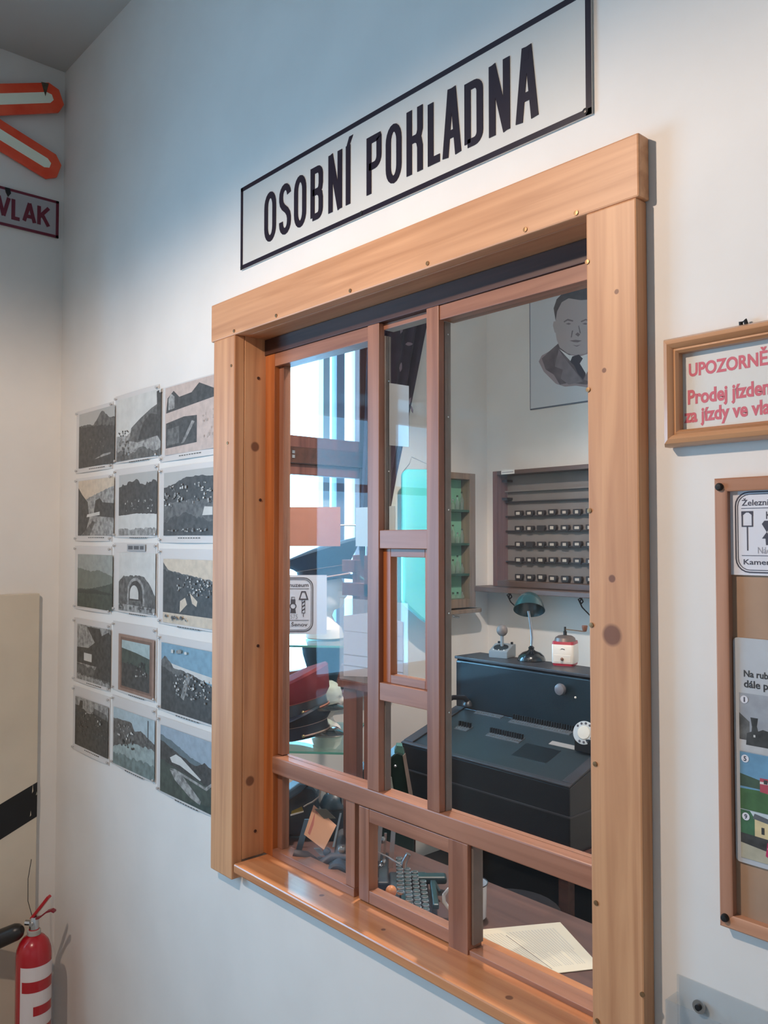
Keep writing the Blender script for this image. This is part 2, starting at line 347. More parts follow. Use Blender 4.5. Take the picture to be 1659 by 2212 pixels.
for (z0, z1) in ((BW[2] + .05, zr - .04), (zr + .035, BW[3] - .05)):
    m = MB(); a, b = .862, BW[1] - .057; l_ = BW[0] + .052
    for q in ((a, 1.052, z0, z1), (b - .035, b, z0, z1), (1.052, b - .035, z0, z0 + .055), (1.052, b - .035, z1 - .05, z1), (l_, a, z0, z0 + .055), (l_, a, z1 - .05, z1), (l_, l_ + .05, z0 + .055, z1 - .05)): m.box(-.085, -.045, q[0] - 1.21, q[1] - 1.21, q[2] - .9, q[3] - .9)
    s_ = m.build('casement', M_BWIN, w2, bevel=.004)
    MB().box(-.066, -.063, l_ + .05 - 1.21, a - 1.21, z0 + .055 - .9, z1 - .05 - .9).build('glass_pane', M_GLASS, s_)
    g_ = MB().box(-.066, -.063, 1.052 - 1.21, b - .035 - 1.21, z0 + .055 - .9, z1 - .05 - .9).build('glass_pane', M_GLASS, s_)
M_OUTW = mat('pale_blue_outer_casement', (176, 200, 214), 0.5); M_OUTG = mat('grey_outer_casement', (120, 122, 140), 0.5)
for (ua, ub, m_) in ((693, 707, M_OUTW), (722, 739, M_OUTG)):
    ya, yb = on(ua, 900, x=-3.27).y, on(ub, 900, x=-3.27).y
    w2b('outer_stile', m_, ya, yb, .95, 2.7, -.24, -.20)
w2b('outer_cross_rail', M_OUTG, BW[0], BW[1], zr - .03, zr + .03, -.24, -.20)
w2b('inner_sill', M_BWIN, BW[0] - .04, BW[1] + .04, BW[2] - .03, BW[2], -.1, .06, bevel=.004)
for z in (.012, .032): MB().box(-.019, -.015, 1.045 - 1.21, 1.06 - 1.21, zr - .9 - .03 + z, zr - .9 - .016 + z).build('catch_plate', M_STEEL, w2)
house = thing('neighbouring_wall', 'white boarded house wall outside the brown window', 'house', (-5.2, 1.1, .5))
MB().box(0, .12, -.6, 1.0, -.5, 4.0).build('board_siding', mat('white_siding', (235, 238, 240), 0.8), house)
m = MB()
for k in range(26): m.box(.12, .124, -.6, 1.0, -.45 + k * .17, -.425 + k * .17)
m.build('board_joints', mat('siding_joint', (30, 32, 34), 0.9), house)

# hall window on the same outer wall, left of the picture: lights the corner
w3 = thing('window_3', 'tall hall window in the left wall beyond the crossing sign', 'window', (XL, -1.65, .85), kind='structure')
m = MB()
for b in ((HW[0], HW[0] + .03, HW[2], HW[3]), (HW[1] - .03, HW[1], HW[2], HW[3]), (HW[0], HW[1], HW[2], HW[2] + .06), (HW[0], HW[1], HW[3] - .06, HW[3]), (HW[0], HW[1], 1.85, 1.89), (-1.70, -1.64, HW[2], HW[3])):
    m.box(-.36, -.31, b[0] + 1.65, b[1] + 1.65, b[2] - .85, b[3] - .85)
m.build('window_frame', M_BWIN, w3)

# ---------------------------------------------------------------- OSOBNI POKLADNA enamel sign
M_ENAMEL = mat('grey_white_enamel', (214, 212, 206), 0.35, noise=0.02, scale=6)
M_INK = mat('blue_black_enamel', (34, 26, 40), 0.3)
sg = thing('enamel_sign', 'long white enamel sign reading OSOBNÍ POKLADNA above the ticket window', 'sign', (-1.8225, 0, 2.29))
SW, SH = 1.0565, .212
def sgn(name, mb, m, par=None): return mb.build(name, m, par or sg)
MB().slab([(0, 0), (SW, 0), (SW, SH), (0, SH)], -.005, -.001).build('sign_plate', M_ENAMEL, sg, bevel=.001)
m = MB()
for b in ((0, .0095, 0, SH), (SW - .0105, SW, 0, SH), (0, SW, 0, .0105), (0, SW, SH - .0105, SH)): m.box(b[0], b[1], -.0062, -.005, b[2], b[3])
sgn('border', m, M_INK)
SX = -1.8225
def G(ch):
    """condensed capitals: strokes in a unit box (x 0..1 by width, y 0..1)"""
    r = .26
    o = arc(.5, 1 - r, .5, r, 180, 0, 10) + arc(.5, r, .5, r, 0, -180, 10)
    return {'O': [(o, True)],
            'S': [(arc(.5, .80, .5, .20, 5, 180, 8) + [(0, .73), (.08, .64), (.3, .555), (.7, .46), (.92, .37), (1, .28)] + arc(.5, .20, .5, .20, 0, -180, 8) + [(0, .24)], False)],
            'B': [([(0, 0), (0, 1), (.62, 1)] + arc(.62, .86, .38, .14, 90, 0, 4) + [(1, .68), (.93, .58), (.7, .53), (0.02, .53)], False), ([(.6, .53), (.93, .46), (1, .36), (1, .15)] + arc(.62, .14, .38, .14, 0, -90, 4) + [(0, 0)], False)],
            'N': [([(0, 0), (0, 1)], False), ([(0, 1), (1, 0)], False), ([(1, 0), (1, 1)], False)],
            'I': [([(.5, 0), (.5, 1)], False)],
            'P': [([(0, 0), (0, 1), (.55, 1)] + arc(.55, .86, .45, .14, 90, 0, 5) + [(1, .56)] + arc(.55, .55, .45, .14, 0, -90, 5) + [(0, .41)], False)],
            'K': [([(0, 0), (0, 1)], False), ([(1, 1), (1, .62), (.9, .54), (.7, .5), (.0, .5)], False), ([(.6, .5), (.9, .45), (1, .34), (1, 0)], False)],
            'L': [([(0, 1), (0, 0), (1, 0)], False)],
            'A': [([(0, 0), (.42, 1)], False), ([(.58, 1), (1, 0)], False), ([(.18, .28), (.84, .28)], False), ([(.36, 1.0), (.64, 1.0)], False)],
            'D': [([(0, 0), (0, 1), (.55, 1)] + arc(.55, .86, .45, .14, 90, 0, 5) + [(1, .14)] + arc(.55, .14, .45, .14, 0, -90, 5) + [(0, 0)], False)]}[ch]
LU = [('O', 572, 597), ('S', 604, 629), ('O', 636, 662), ('B', 671.5, 698), ('N', 710, 739.5), ('I', 748, 757), ('P', 792.5, 824.5), ('O', 834, 868),
      ('K', 879, 914), ('L', 925, 951), ('A', 956, 998), ('D', 1004.5, 1044.5), ('N', 1057.5, 1103), ('A', 1114.5, 1165.5)]
SWD = .0155; ZB, ZT = 2.3285 - 2.29, 2.4515 - 2.29
for i, (ch, ua, ub) in enumerate(LU):
    x0 = on(ua, 400, y=-.005).x - SX; x1 = on(ub, 400, y=-.005).x - SX; m = MB()
    a, b = (x0 + SWD / 2, x1 - SWD / 2) if ch not in 'AI' else ((x0 + SWD * .55, x1 - SWD * .55) if ch == 'A' else (x0, x1))
    for pts, cl_ in G(ch):
        P2 = [(a + p[0] * (b - a), ZB + (0 if ch in 'NALIPK' and p[1] == 0 else SWD / 2) + p[1] * (ZT - ZB - (0 if ch in 'NALIPK' else SWD))) for p in pts]
        if ch in 'NALIPK':   # square-cut ends on the lines, horizontal strokes kept inside
            P2 = [(x, z) for x, z in P2]
            if ch == 'L': P2 = [(P2[0][0], ZT), (P2[1][0], ZB + SWD / 2), (P2[2][0] + SWD / 2, ZB + SWD / 2)]
            if ch == 'P': P2 = [(x, min(z, ZT - SWD / 2)) for x, z in P2]
            if ch == 'A' and pts[0][1] == 1.0 and pts[-1][1] == 1.0: P2 = [(x, ZT - SWD / 2) for x, z in P2]
        ribbon(m, P2, SWD, -.0062 - .00001 * i, -.005, cl_)
    if i == 5: m.slab([(x0 + .001, ZT + .006), (x0 + .011, ZT + .006), (x0 + .024, ZT + .026), (x0 + .011, ZT + .026)], -.0062, -.005)
    sgn('letter', m, M_INK)
for (x, z) in ((SW - .012, .008), (.006, .006), (.48, .006), (SW - .012, SH - .008)):
    m = MB().lathe([(.0005, -.0085), (.004, -.008), (.0045, -.006)], (x, 0, z), 12, 'y'); m.lathe([(.0055, -.0065), (.0055, -.006)], (x, 0, z), 12, 'y'); sgn('screw', m, M_BLACK)

# ---------------------------------------------------------------- pinned sheets of old photographs
def G8(v, n=.5, sc=70): return mat('print_grey_%d' % v, (v, v, int(v * .98)), 0.55, noise=n, scale=sc, coat=.5)
def TC(rgb, n=.12, sc=50): return mat('print_tone', rgb, 0.55, noise=n, scale=sc, coat=.5)
M_LAM = mat('laminated_sheet', (214, 211, 208), 0.35, coat=0.6)
M_PIN = mat('clear_push_pin', (190, 188, 186), 0.15, coat=1.0)
SKY = G8(178, .05, 8)
def ridge(pts, jag=.02, n=28, lo=0.0):
    """outline under a hill line given by control points, roughened"""
    out = []
    for i in range(n + 1):
        x = i / n
        for (xa, ya), (xb, yb) in zip(pts, pts[1:]):
            if xa <= x <= xb + 1e-6: y = ya + (yb - ya) * (x - xa) / (xb - xa); break
        out.append((x, y + random.uniform(-jag, jag)))
    return [(0, lo)] + out + [(1, lo)]
def specks(x0, x1, y0, y1, n, s0, s1, m):
    r = []
    for i in range(int(n * 1.8)):
        x, y, a, b = random.uniform(x0, x1), random.uniform(y0, y1), random.uniform(s0, s1) * .62, random.uniform(s0, s1) * .55
        m_ = m if m is not WH else (WH if i % 4 == 0 else (LT if i % 2 else SP))
        r.append((m_, [(x, y), (x + a, y), (x + a * 1.0, y + b), (x + a * .5, y + b * 1.35), (x, y + b)]))
    return r
D, MD, LT, WH = G8(58), G8(92), G8(150), G8(206, .08, 30)
SP = G8(124, .4, 90); CREAM = TC((206, 190, 168)); BLUE = TC((120, 158, 178)); GRN = TC((62, 74, 66), .3)
PICS = {
 (0, 0): ('a dark pointed hill above a village', SKY, [(MD, ridge([(0, .78), (.3, .78), (.42, .74), (.66, .97), (.85, .82), (1, .8)], .01)), (D, ridge([(0, .76), (.5, .72), (1, .66)], .02)), (D, ridge([(0, .5), (1, .5)], .03)), (LT, [(.45, .12), (.9, .17), (.9, .2), (.7, .19)])] + specks(.3, .75, .3, .5, 6, .02, .05, MD)),
 (1, 0): ('a quarry face with pale scree', WH, [(LT, ridge([(0, .42), (.3, .4), (.45, .55), (.7, .6), (1, .7)], .02)), (MD, [(.3, .3), (.35, .5), (.55, .62), (.8, .74), (.93, .78), (.93, .3), (.5, .25)]), (D, [(.5, .28), (.62, .55), (.78, .66), (.93, .62), (.97, .3)]), (D, [(.93, .3), (.91, .97), (.95, .98), (1, .94), (1, .2)]), (MD, ridge([(0, .18), (.3, .08), (.6, .16), (1, .08)], .03))] + specks(0, .3, .38, .46, 8, .02, .05, D) + specks(0, .3, .05, .3, 10, .02, .06, MD)),
 (2, 0): ('two small prints on a beige leaf', TC((196, 178, 168)), [(D, [(.02, .62), (.98, .7), (.98, .82), (.7, .95), (.55, .84), (.3, .82), (.18, .93), (.05, .84)]), (LT, [(.07, .66), (.2, .67), (.2, .84), (.13, .9), (.07, .83)]), (D, [(.02, .1), (.66, .12), (.66, .5), (.4, .52), (.02, .47)]), (MD, [(.05, .14), (.3, .15), (.3, .4), (.05, .38)]), (LT, [(.35, .14), (.4, .14), (.62, .42), (.56, .44)])] + specks(.75, .98, .15, .6, 8, .03, .08, TC((176, 160, 150)))),
 (0, 1): ('a road curving between trees and cottages', CREAM, [(LT, ridge([(0, .6), (.3, .68), (.7, .78), (1, .85)], .01)), (D, [(0, 0), (0, .88), (.12, .74), (.28, .6), (.33, .3), (.2, 0)]), (D, [(.45, .35), (.5, .62), (.62, .66), (.7, .58), (1, .55), (1, .3)]), (WH, [(.25, .33), (.62, .36), (.62, .42), (.27, .38)]), (LT, [(.1, 0), (.45, .25), (.85, .2), (1, .1), (1, 0)]), (MD, [(.12, 0), (.42, .26), (.5, .24), (.35, 0)])]),
 (1, 1): ('a pond in front of dark trees', SKY, [(D, ridge([(0, .82), (.3, .86), (.5, .92), (.62, .78), (.75, .82), (.9, .88), (1, .84)], .03)), (WH, ridge([(0, .33), (.5, .35), (1, .33)], .005)), (LT, ridge([(0, .1), (1, .12)], .02))] + specks(.15, .9, .36, .56, 14, .02, .05, WH)),
 (2, 1): ('a village spread over a hillside with handwriting below', SKY, [(D, ridge([(0, .76), (.25, .82), (.45, .9), (.7, .9), (1, .88)], .01)), (MD, ridge([(0, .5), (.5, .55), (1, .5)], .03)), (D, ridge([(0, .2), (.4, .35), (1, .2)], .03)), (WH, [(.78, .3), (.97, .3), (.97, .42), (.82, .43)])] + specks(0, .95, .45, .78, 34, .02, .07, WH) + specks(.1, .9, .05, .09, 12, .02, .05, WH)),
 (0, 2): ('a misty green valley and ridge', TC((150, 156, 150)), [(TC((108, 116, 106)), ridge([(0, .74), (.4, .68), (.6, .72), (1, .62)], .01)), (GRN, ridge([(0, .34), (.4, .36), (.8, .44), (1, .5)], .01)), (TC((44, 54, 50)), ridge([(0, .32), (.5, .36), (1, .3)], .01)), (GRN, ridge([(0, .26), (1, .28)], .01))]),
 (1, 2): ('a stone bridge arch', WH, [(MD, ridge([(0, .5), (.15, .6), (.7, .62), (.85, .48), (1, .3)], .015, lo=.1)), (LT, arc(.48, .3, .24, .28, 180, 0, 12) + [(.72, .12), (.24, .12)]), (D, arc(.48, .3, .19, .23, 180, 0, 12) + [(.67, .12), (.29, .12)]), (WH, arc(.44, .3, .12, .15, 180, 0, 12) + [(.56, .22), (.32, .22)]), (MD, [(.28, .12), (.66, .12), (.62, .2), (.3, .19)]), (LT, [(0, 0), (1, 0), (1, .1), (0, .12)])] + specks(0, .95, .02, .09, 10, .02, .1, MD)),
 (2, 2): ('a hillside town under a cream sky with a note below', CREAM, [(MD, ridge([(0, .95), (.12, .82), (1, .7)], .01, lo=.16)), (D, ridge([(0, .83), (.3, .78), (.6, .74), (1, .66)], .02, lo=.16)), (CREAM, [(.35, .18), (.5, .32), (.46, .42), (.36, .36)]), (CREAM, [(.55, .5), (.7, .38), (.68, .3), (.6, .34)])] + specks(.2, .98, .45, .72, 34, .02, .06, WH) + specks(.05, .6, .05, .1, 8, .02, .08, MD)),
 (0, 3): ('a steep dark slope and bare pale sky corner', LT, [(D, [(0, .3), (0, .58), (.35, .6), (.55, .72), (.3, .98), (.7, .98), (.75, .86), (.95, .95), (1, .9), (1, .3)]), (MD, ridge([(0, .3), (.4, .26), (1, .24)], .02)), (D, [(.5, .1), (.6, .3), (1, .3), (1, .1)]), (WH, [(.22, .36), (.46, .36), (.46, .5), (.22, .5)]), (LT, ridge([(0, .1), (1, .06)], .02))]),
 (1, 3): ('a street crowd picture in a brown frame', TC((150, 120, 104)), [(TC((120, 92, 78)), [(.06, .05), (.94, .05), (.94, .95), (.06, .95)]), (TC((164, 184, 184)), [(.1, .09), (.88, .09), (.88, .9), (.1, .9)]), (GRN, [(.1, .09), (.88, .09), (.88, .66), (.5, .72), (.1, .76)]), (D, [(.1, .09), (.88, .09), (.88, .4), (.5, .5), (.1, .5)])] + specks(.2, .8, .44, .56, 12, .03, .06, D) + specks(.5, .8, .3, .5, 7, .02, .05, WH)),
 (2, 3): ('a mountain town under a bright blue sky', BLUE, [(WH, [(0, .62), (0, .74), (.5, .68), (1, .64), (1, .55)]), (MD, ridge([(0, .72), (.08, .82), (.25, .66), (.6, .62), (1, .5)], .01)), (D, ridge([(0, .66), (.3, .56), (.6, .6), (1, .52)], .02)), (D, ridge([(0, .3), (.5, .2), (1, .2)], .02)), (LT, [(.4, .25), (.46, .22), (.6, .6), (.52, .62)])] + specks(.25, .95, .25, .58, 40, .02, .06, WH) + specks(.2, .5, .86, .9, 3, .05, .1, WH)),
 (0, 4): ('a crowd beside a railway carriage', LT, [(D, ridge([(0, .82), (.25, .8), (.45, .72), (.6, .82), (.8, .8), (1, .72)], .02)), (MD, [(.55, .78), (.6, .88), (.95, .84), (1, .72)]), (D, [(.12, .8), (.16, .95), (.24, .95), (.24, .8)])] + specks(.05, .95, .25, .7, 22, .02, .05, MD) + specks(.3, .9, .55, .78, 8, .02, .05, WH)),
 (1, 4): ('people standing on a country road', TC((168, 186, 192)), [(MD, ridge([(0, .8), (.2, .82), (.45, .84), (.52, .7), (.7, .74), (1, .6)], .01)), (TC((150, 166, 164), .25), ridge([(0, .3), (.5, .5), (1, .5)], .02)), (D, [(.84, .6), (.86, .6), (.86, .96), (.84, .96)]), (TC((110, 128, 126), .3), ridge([(0, .2), (1, .25)], .03))] + specks(.1, .55, .36, .5, 9, .04, .07, D) + specks(.1, .5, .48, .75, 12, .03, .06, WH)),
 (2, 4): ('a wide valley with a white winding road', TC((150, 166, 178)), [(TC((96, 112, 118)), ridge([(0, .86), (.3, .8), (.6, .68), (1, .6)], .01)), (D, ridge([(0, .78), (.3, .68), (.7, .58), (.86, .68), (1, .62)], .01)), (GRN, ridge([(0, .5), (.5, .4), (1, .35)], .02)), (WH, [(.2, .56), (.32, .64), (.42, .62), (.8, .42), (.78, .4), (.4, .5), (.24, .5)]), (LT, [(.2, .38), (.4, .4), (.8, .12), (.78, .06), (.6, .1), (.3, .26)]), (LT, [(.2, .4), (.9, .3), (1, .4), (.98, .43), (.88, .34), (.3, .42)])]),
}
RECT = {(0, 0): (171, 245, 896, 1012), (1, 0): (252.5, 345, 866, 998), (2, 0): (357, 462, 838, 984), (0, 1): (169.5, 245, 1040, 1157), (1, 1): (257, 338, 1027, 1160),
        (2, 1): (354, 462, 1022, 1157), (0, 2): (168, 243.5, 1197, 1309), (1, 2): (257, 336, 1193, 1330), (2, 2): (352.5, 462, 1207, 1350), (0, 3): (167, 240.5, 1347, 1465),
        (1, 3): (256, 335, 1368, 1499), (2, 3): (348.5, 462, 1387, 1533), (0, 4): (162.5, 237.5, 1503, 1607), (1, 4): (245, 337.5, 1526, 1652), (2, 4): (346.5, 462, 1565, 1716)}
CX = (-2.897, -2.577, -2.263); RWZ = (2.048, 1.812, 1.577, 1.328, 1.093)
ORD_C = ('left', 'middle', 'right'); ORD_R = ('top', 'second', 'third', 'fourth', 'bottom')
GW = 'laminated photo sheets pinned beside the ticket window'
for (c, r), (desc, base, polys) in PICS.items():
    x0 = CX[c]; x1 = x0 + (.303 if c < 2 else .345); z1 = RWZ[r] + (.012 if c == 1 else (-.004 if c == 2 else 0)); z0 = z1 - .218
    t = thing('photo_sheet', 'photo sheet: %s, %s row %s' % (desc, ORD_R[r], ORD_C[c]), 'photo', (x0, 0, z0), group=GW)
    sw, sh = x1 - x0, z1 - z0; n = 10; rs = []
    def bow(x, z, sw=sw, sh=sh, k=(c * 3 + r) % 4): return -.0016 - .0035 * math.sin(math.pi * x / sw) * (.5 + .5 * math.cos(math.pi * z / sh * (1 + k * .3)))
    vs = []; fs = []; m = MB()
    for i in range(n + 1):
        for j in range(n + 1): x, z = sw * i / n, sh * j / n; vs.append((x, bow(x, z), z))
    k = len(vs); vs += [(a, b + .0006, c_) for a, b, c_ in vs]
    for i in range(n):
        for j in range(n): a = i * (n + 1) + j; fs.append((a, a + n + 1, a + n + 2, a + 1)); fs.append((k + a, k + a + 1, k + a + n + 2, k + a + n + 1))
    for i in range(n): 
        a, b = i, i + 1; fs.append((a, k + a, k + b, b)); a, b = n * (n + 1) + i, n * (n + 1) + i + 1; fs.append((a, b, k + b, k + a))
        a, b = i * (n + 1), (i + 1) * (n + 1); fs.append((a, b, k + b, k + a)); a, b = a + n, b + n; fs.append((a, k + a, k + b, b))
    m.add(vs, fs); m.build('laminated_sheet', M_LAM, t, smooth=True)
    ua, ub, va, vb = RECT[(c, r)]
    p0 = on(ua, va, y=-.006); p1 = on(ub, 1165, y=-.006); pb = on(ua, vb, y=-.006)
    px0, px1, pz0, pz1 = p0.x - x0, min(p1.x, -1.925) - x0, pb.z - z0, p0.z - z0
    pz1 = min(pz1, sh - .004); pz0 = max(pz0, .006)
    m = MB().use(base).flat([(px0, pz0), (px1, pz0), (px1, pz1), (px0, pz1)], -.0055)
    for i, (mm, pts) in enumerate(polys):
        pts = pts if len(pts) > 30 or len(pts) < 4 else pts
        q = [(px0 + min(1, max(0, a)) * (px1 - px0), pz0 + min(1, max(0, b)) * (pz1 - pz0)) for a, b in pts]
        m.use(mm).flat(q, -.0055 - .00006 * (i + 1))
    m.open = True; m.build('printed_picture', None, t)
    m = MB()
    if r != 2 or c != 0: 
        for i in range(9): m.box(px0 + (px1 - px0) * (.3 + .05 * i), px0 + (px1 - px0) * (.335 + .05 * i), -.0052, -.0045, pz0 - .0085, pz0 - .0055)
        m.build('caption', MD, t)
    for (a, b) in ((.009, .009), (sw - .009 if c < 2 else 9, .009), (.009, sh - .009), (sw - .009 if c < 2 else 9, sh - .009)):
        if a > 1: continue
        m = MB().lathe([(.0005, -.0105), (.0038, -.0095), (.0045, -.007), (.0022, -.0045), (.0022, .0)], (a, 0, b), 12, 'y'); m.build('push_pin', M_PIN, t, smooth=True)
tl = thing('caption_strip', 'small grey typed caption strip above the bridge arch sheet', 'label', (on(274, 1184, y=-.006).x, -.0045, on(274, 1190, y=0).z))
MB().box(0, .125, -.0008, 0, 0, .021).build('strip', mat('typed_strip', (170, 170, 170), .7), tl)
for a, b in ((.008, .040), (.048, .082), (.090, .114)): MB().box(a, b, -.0012, -.0007, .005, .016).build('blurred_word', mat('blurred_type', (96, 96, 98), .7), tl)

# ---------------------------------------------------------------- left wall: crossing sign, VLAK plate, cream board
lw = math.pi / 2     # things built facing -y are turned to face +x
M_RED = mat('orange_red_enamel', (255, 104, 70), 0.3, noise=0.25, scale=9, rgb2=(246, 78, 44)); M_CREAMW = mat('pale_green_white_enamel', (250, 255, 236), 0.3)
cs = thing('crossing_sign', 'orange-red and white crossbuck railway crossing sign on the left wall', 'sign', (XL, 0, 0), lw)
def arm(p_in0, p_in1, hw, y0, cut):
    """sign arm: centre line from p_in0 to tip p_in1, pentagon-cut ends"""
    a, b = Vector(p_in0), Vector(p_in1); d = (b - a).normalized(); n = Vector((-d.y, d.x))
    def outline(h, tr): return [a + n * h * .5 + d * tr, a + n * h + d * (cut + tr * .6), b + n * h - d * (cut + tr * .6), b + n * h * .5 - d * tr, b - n * h * .5 - d * tr, b - n * h - d * (cut + tr * .6), a - n * h + d * (cut + tr * .6), a - n * h * .5 + d * tr]
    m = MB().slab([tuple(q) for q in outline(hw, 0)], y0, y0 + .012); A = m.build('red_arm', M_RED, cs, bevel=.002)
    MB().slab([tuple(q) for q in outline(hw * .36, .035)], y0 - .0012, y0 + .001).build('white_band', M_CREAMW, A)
    return A
# local x = room y, local z = height; right tips measured, left tips mirrored about the crossing
cxm, czm = -.40, 3.068
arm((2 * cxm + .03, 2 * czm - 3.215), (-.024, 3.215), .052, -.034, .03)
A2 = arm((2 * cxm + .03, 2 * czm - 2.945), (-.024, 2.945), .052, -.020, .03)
m = MB().slab([(-.098, 3.243), (-.072, 3.247), (-.083, 3.196)], -.0362, -.0338); m.build('flaked_patch', mat('rusty_bare_patch', (92, 82, 66), .8, noise=.3, scale=60), cs)
M_DRED = mat('dark_red_enamel', (110, 26, 48), 0.35, noise=.1); M_GREYEN = mat('grey_enamel_face', (176, 172, 174), 0.4, noise=.06)
vs_ = thing('warning_plate', 'white enamel plate reading POZOR VLAK with dark red border under the crossing sign', 'sign', (XL, -.02, 2.70), lw)
MB().box(-.76, 0, -.008, -.002, 0, .137).build('plate', M_GREYEN, vs_, bevel=.001)
m = MB()
for b in ((-.76, -.750, 0, .137), (-.010, 0, 0, .137), (-.76, 0, 0, .010), (-.76, 0, .128, .137)): m.box(b[0], b[1], -.0095, -.008, b[2], b[3])
m.build('border', M_DRED, vs_)
def word(s, x, wds, z0, z1, sw, parent, m_, gap=.014):
    for ch, w_ in zip(s, wds):
        m = MB()
        if ch == 'V': st = [([(0, 1), (.5, 0)], 0), ([(.5, 0), (1, 1)], 0)]
        elif ch == 'K': st = [([(0, 0), (0, 1)], 0), ([(.05, .42), (1, 1)], 0), ([(.3, .6), (1, 0)], 0)]
        elif ch == 'A': st = [([(0, 0), (.5, 1)], 0), ([(.5, 1), (1, 0)], 0), ([(.2, .28), (.8, .28)], 0)]
        elif ch == 'Z': st = [([(0, 1), (1, 1), (0, 0), (1, 0)], 0)]
        elif ch == 'R': st = G('P') + [([(.4, .42), (1, 0)], 0)]
        else: st = G(ch)
        for pts, c_ in st: ribbon(m, [(x + p[0] * w_, z0 + sw * .4 + p[1] * (z1 - z0 - sw * .8)) for p in pts], sw, -.0095, -.008, bool(c_))
        m.build('letter', m_, parent); x += w_ + gap
word('VLAK', -.229 + .02, (.034, .022, .036, .034), .03, .107, .0125, vs_, M_DRED, .0155)
word('POZOR', -.60, (.034, .036, .034, .036, .034), .03, .107, .0125, vs_, M_DRED, .0155)
m = MB().slab([(-.19, .137), (-.172, .137), (-.168, .12), (-.178, .105), (-.186, .12)], -.0098, -.0079); m.build('chipped_spot', M_BLK, vs_)
# cream board with a black diagonal
M_CBOARD = mat('cream_painted_board', (212, 200, 180), 0.5, noise=.06, scale=5)
bd = thing('painted_board', 'cream painted board with black diagonal stripe in the left corner', 'board', (XL + .002, -.075, .1), lw)
MB().box(-.62, 0, -.022, -.0, -.2, 1.308).build('board', M_CBOARD, bd, bevel=.002)
MB().slab([(-.62, .26), (0, .525), (0, .645), (-.62, .385)], -.0228, -.0215).build('black_stripe', M_BLK, bd)
for (x, z, w_, h_) in ((-.018, .61, .004, .03), (-.004, .60, .003, .012), (-.024, .53, .004, .02)): MB().slab([(x, z), (x + w_, z + h_ * .2), (x + w_ * .6, z + h_)], -.0232, -.0225).build('paint_chip', M_CBOARD, bd)

# ---------------------------------------------------------------- fire extinguisher
M_FRED = mat('fire_red_paint', (178, 22, 34), 0.25, coat=.5)
ex = thing('fire_extinguisher', 'red carbon dioxide fire extinguisher with black horn standing in the corner', 'fire extinguisher', (-2.85, -.141, 0), math.radians(41))
MB().lathe([(.0535, -.22), (.0555, -.216), (.0555, .235), (.053, .256), (.045, .277), (.032, .292), (.0175, .30), (.0165, .318)], n=40).build('cylinder', M_FRED, ex, smooth=True)
MB().lathe([(.0215, .300), (.0215, .313), (.016, .316)], n=24).build('neck_ring', mat('grey_neck_tag', (170, 166, 158), .5), ex, smooth=True)
m = MB().lathe([(.015, .312), (.016, .332), (.013, .352), (.011, .356)], n=20); m.tube([(0, 0, .335), (-.03, 0, .335)], .009); m.tube([(0, 0, .338), (0, -.022, .338)], .006)
m.build('valve', M_STEEL, ex, smooth=True)
m = MB().bar((-.008, 0, .350), (.052, 0, .425), .020, .010); m.build('lever', M_FRED, ex, bevel=.002)
m = MB().rings([[(x, y, z + dz) for (y, dz) in ((-.009, 0), (.009, 0), (.009, .006), (-.009, .006))] for (x, z) in ((-.01, .343), (.02, .352), (.045, .372), (.062, .378), (.072, .374))]); m.build('carry_handle', mat('dark_red_handle', (130, 24, 40), .35), ex, bevel=.001)
m = MB(); prof = []
a_, b_ = Vector((-.03, -.02, .322)), Vector((-.20, -.02, .245))
m.tube([a_, a_ + (b_ - a_) * .05, a_ + (b_ - a_) * .12, a_ + (b_ - a_) * .6, b_], [.012, .022, .027, .03, .036], 24); m.build('discharge_horn', mat('black_rubber_horn', (38, 34, 32), .35, coat=.2), ex, smooth=True)
m = MB(); rs = []
for z in (.02, .215): rs.append([(.0560 * math.cos(math.radians(a)), .0560 * math.sin(math.radians(a)), z) for a in range(-105, 30, 7)])
m.rings(rs, False, False); m.open = True; lb = m.build('label', mat('white_label', (226, 216, 214), .5), ex)
for (a0, a1, z0, z1) in ((-98, 24, .135, .170), (-60, 24, .06, .09)):
    m = MB(); rs = [[(.0564 * math.cos(math.radians(a)), .0564 * math.sin(math.radians(a)), z) for a in range(a0, a1, 6)] for z in (z0, z1)]
    m.rings(rs, False, False); m.open = True; m.build('red_panel', M_FRED, lb)
m = MB().tube([(-.004, 0, .345), (-.030, .012, .40), (-.034, .018, .47), (-.03, .03, .53)], .0012, 5); m.build('crack_line', M_BLK, ex)  # wavy crack of the cream board, built as a thin tube

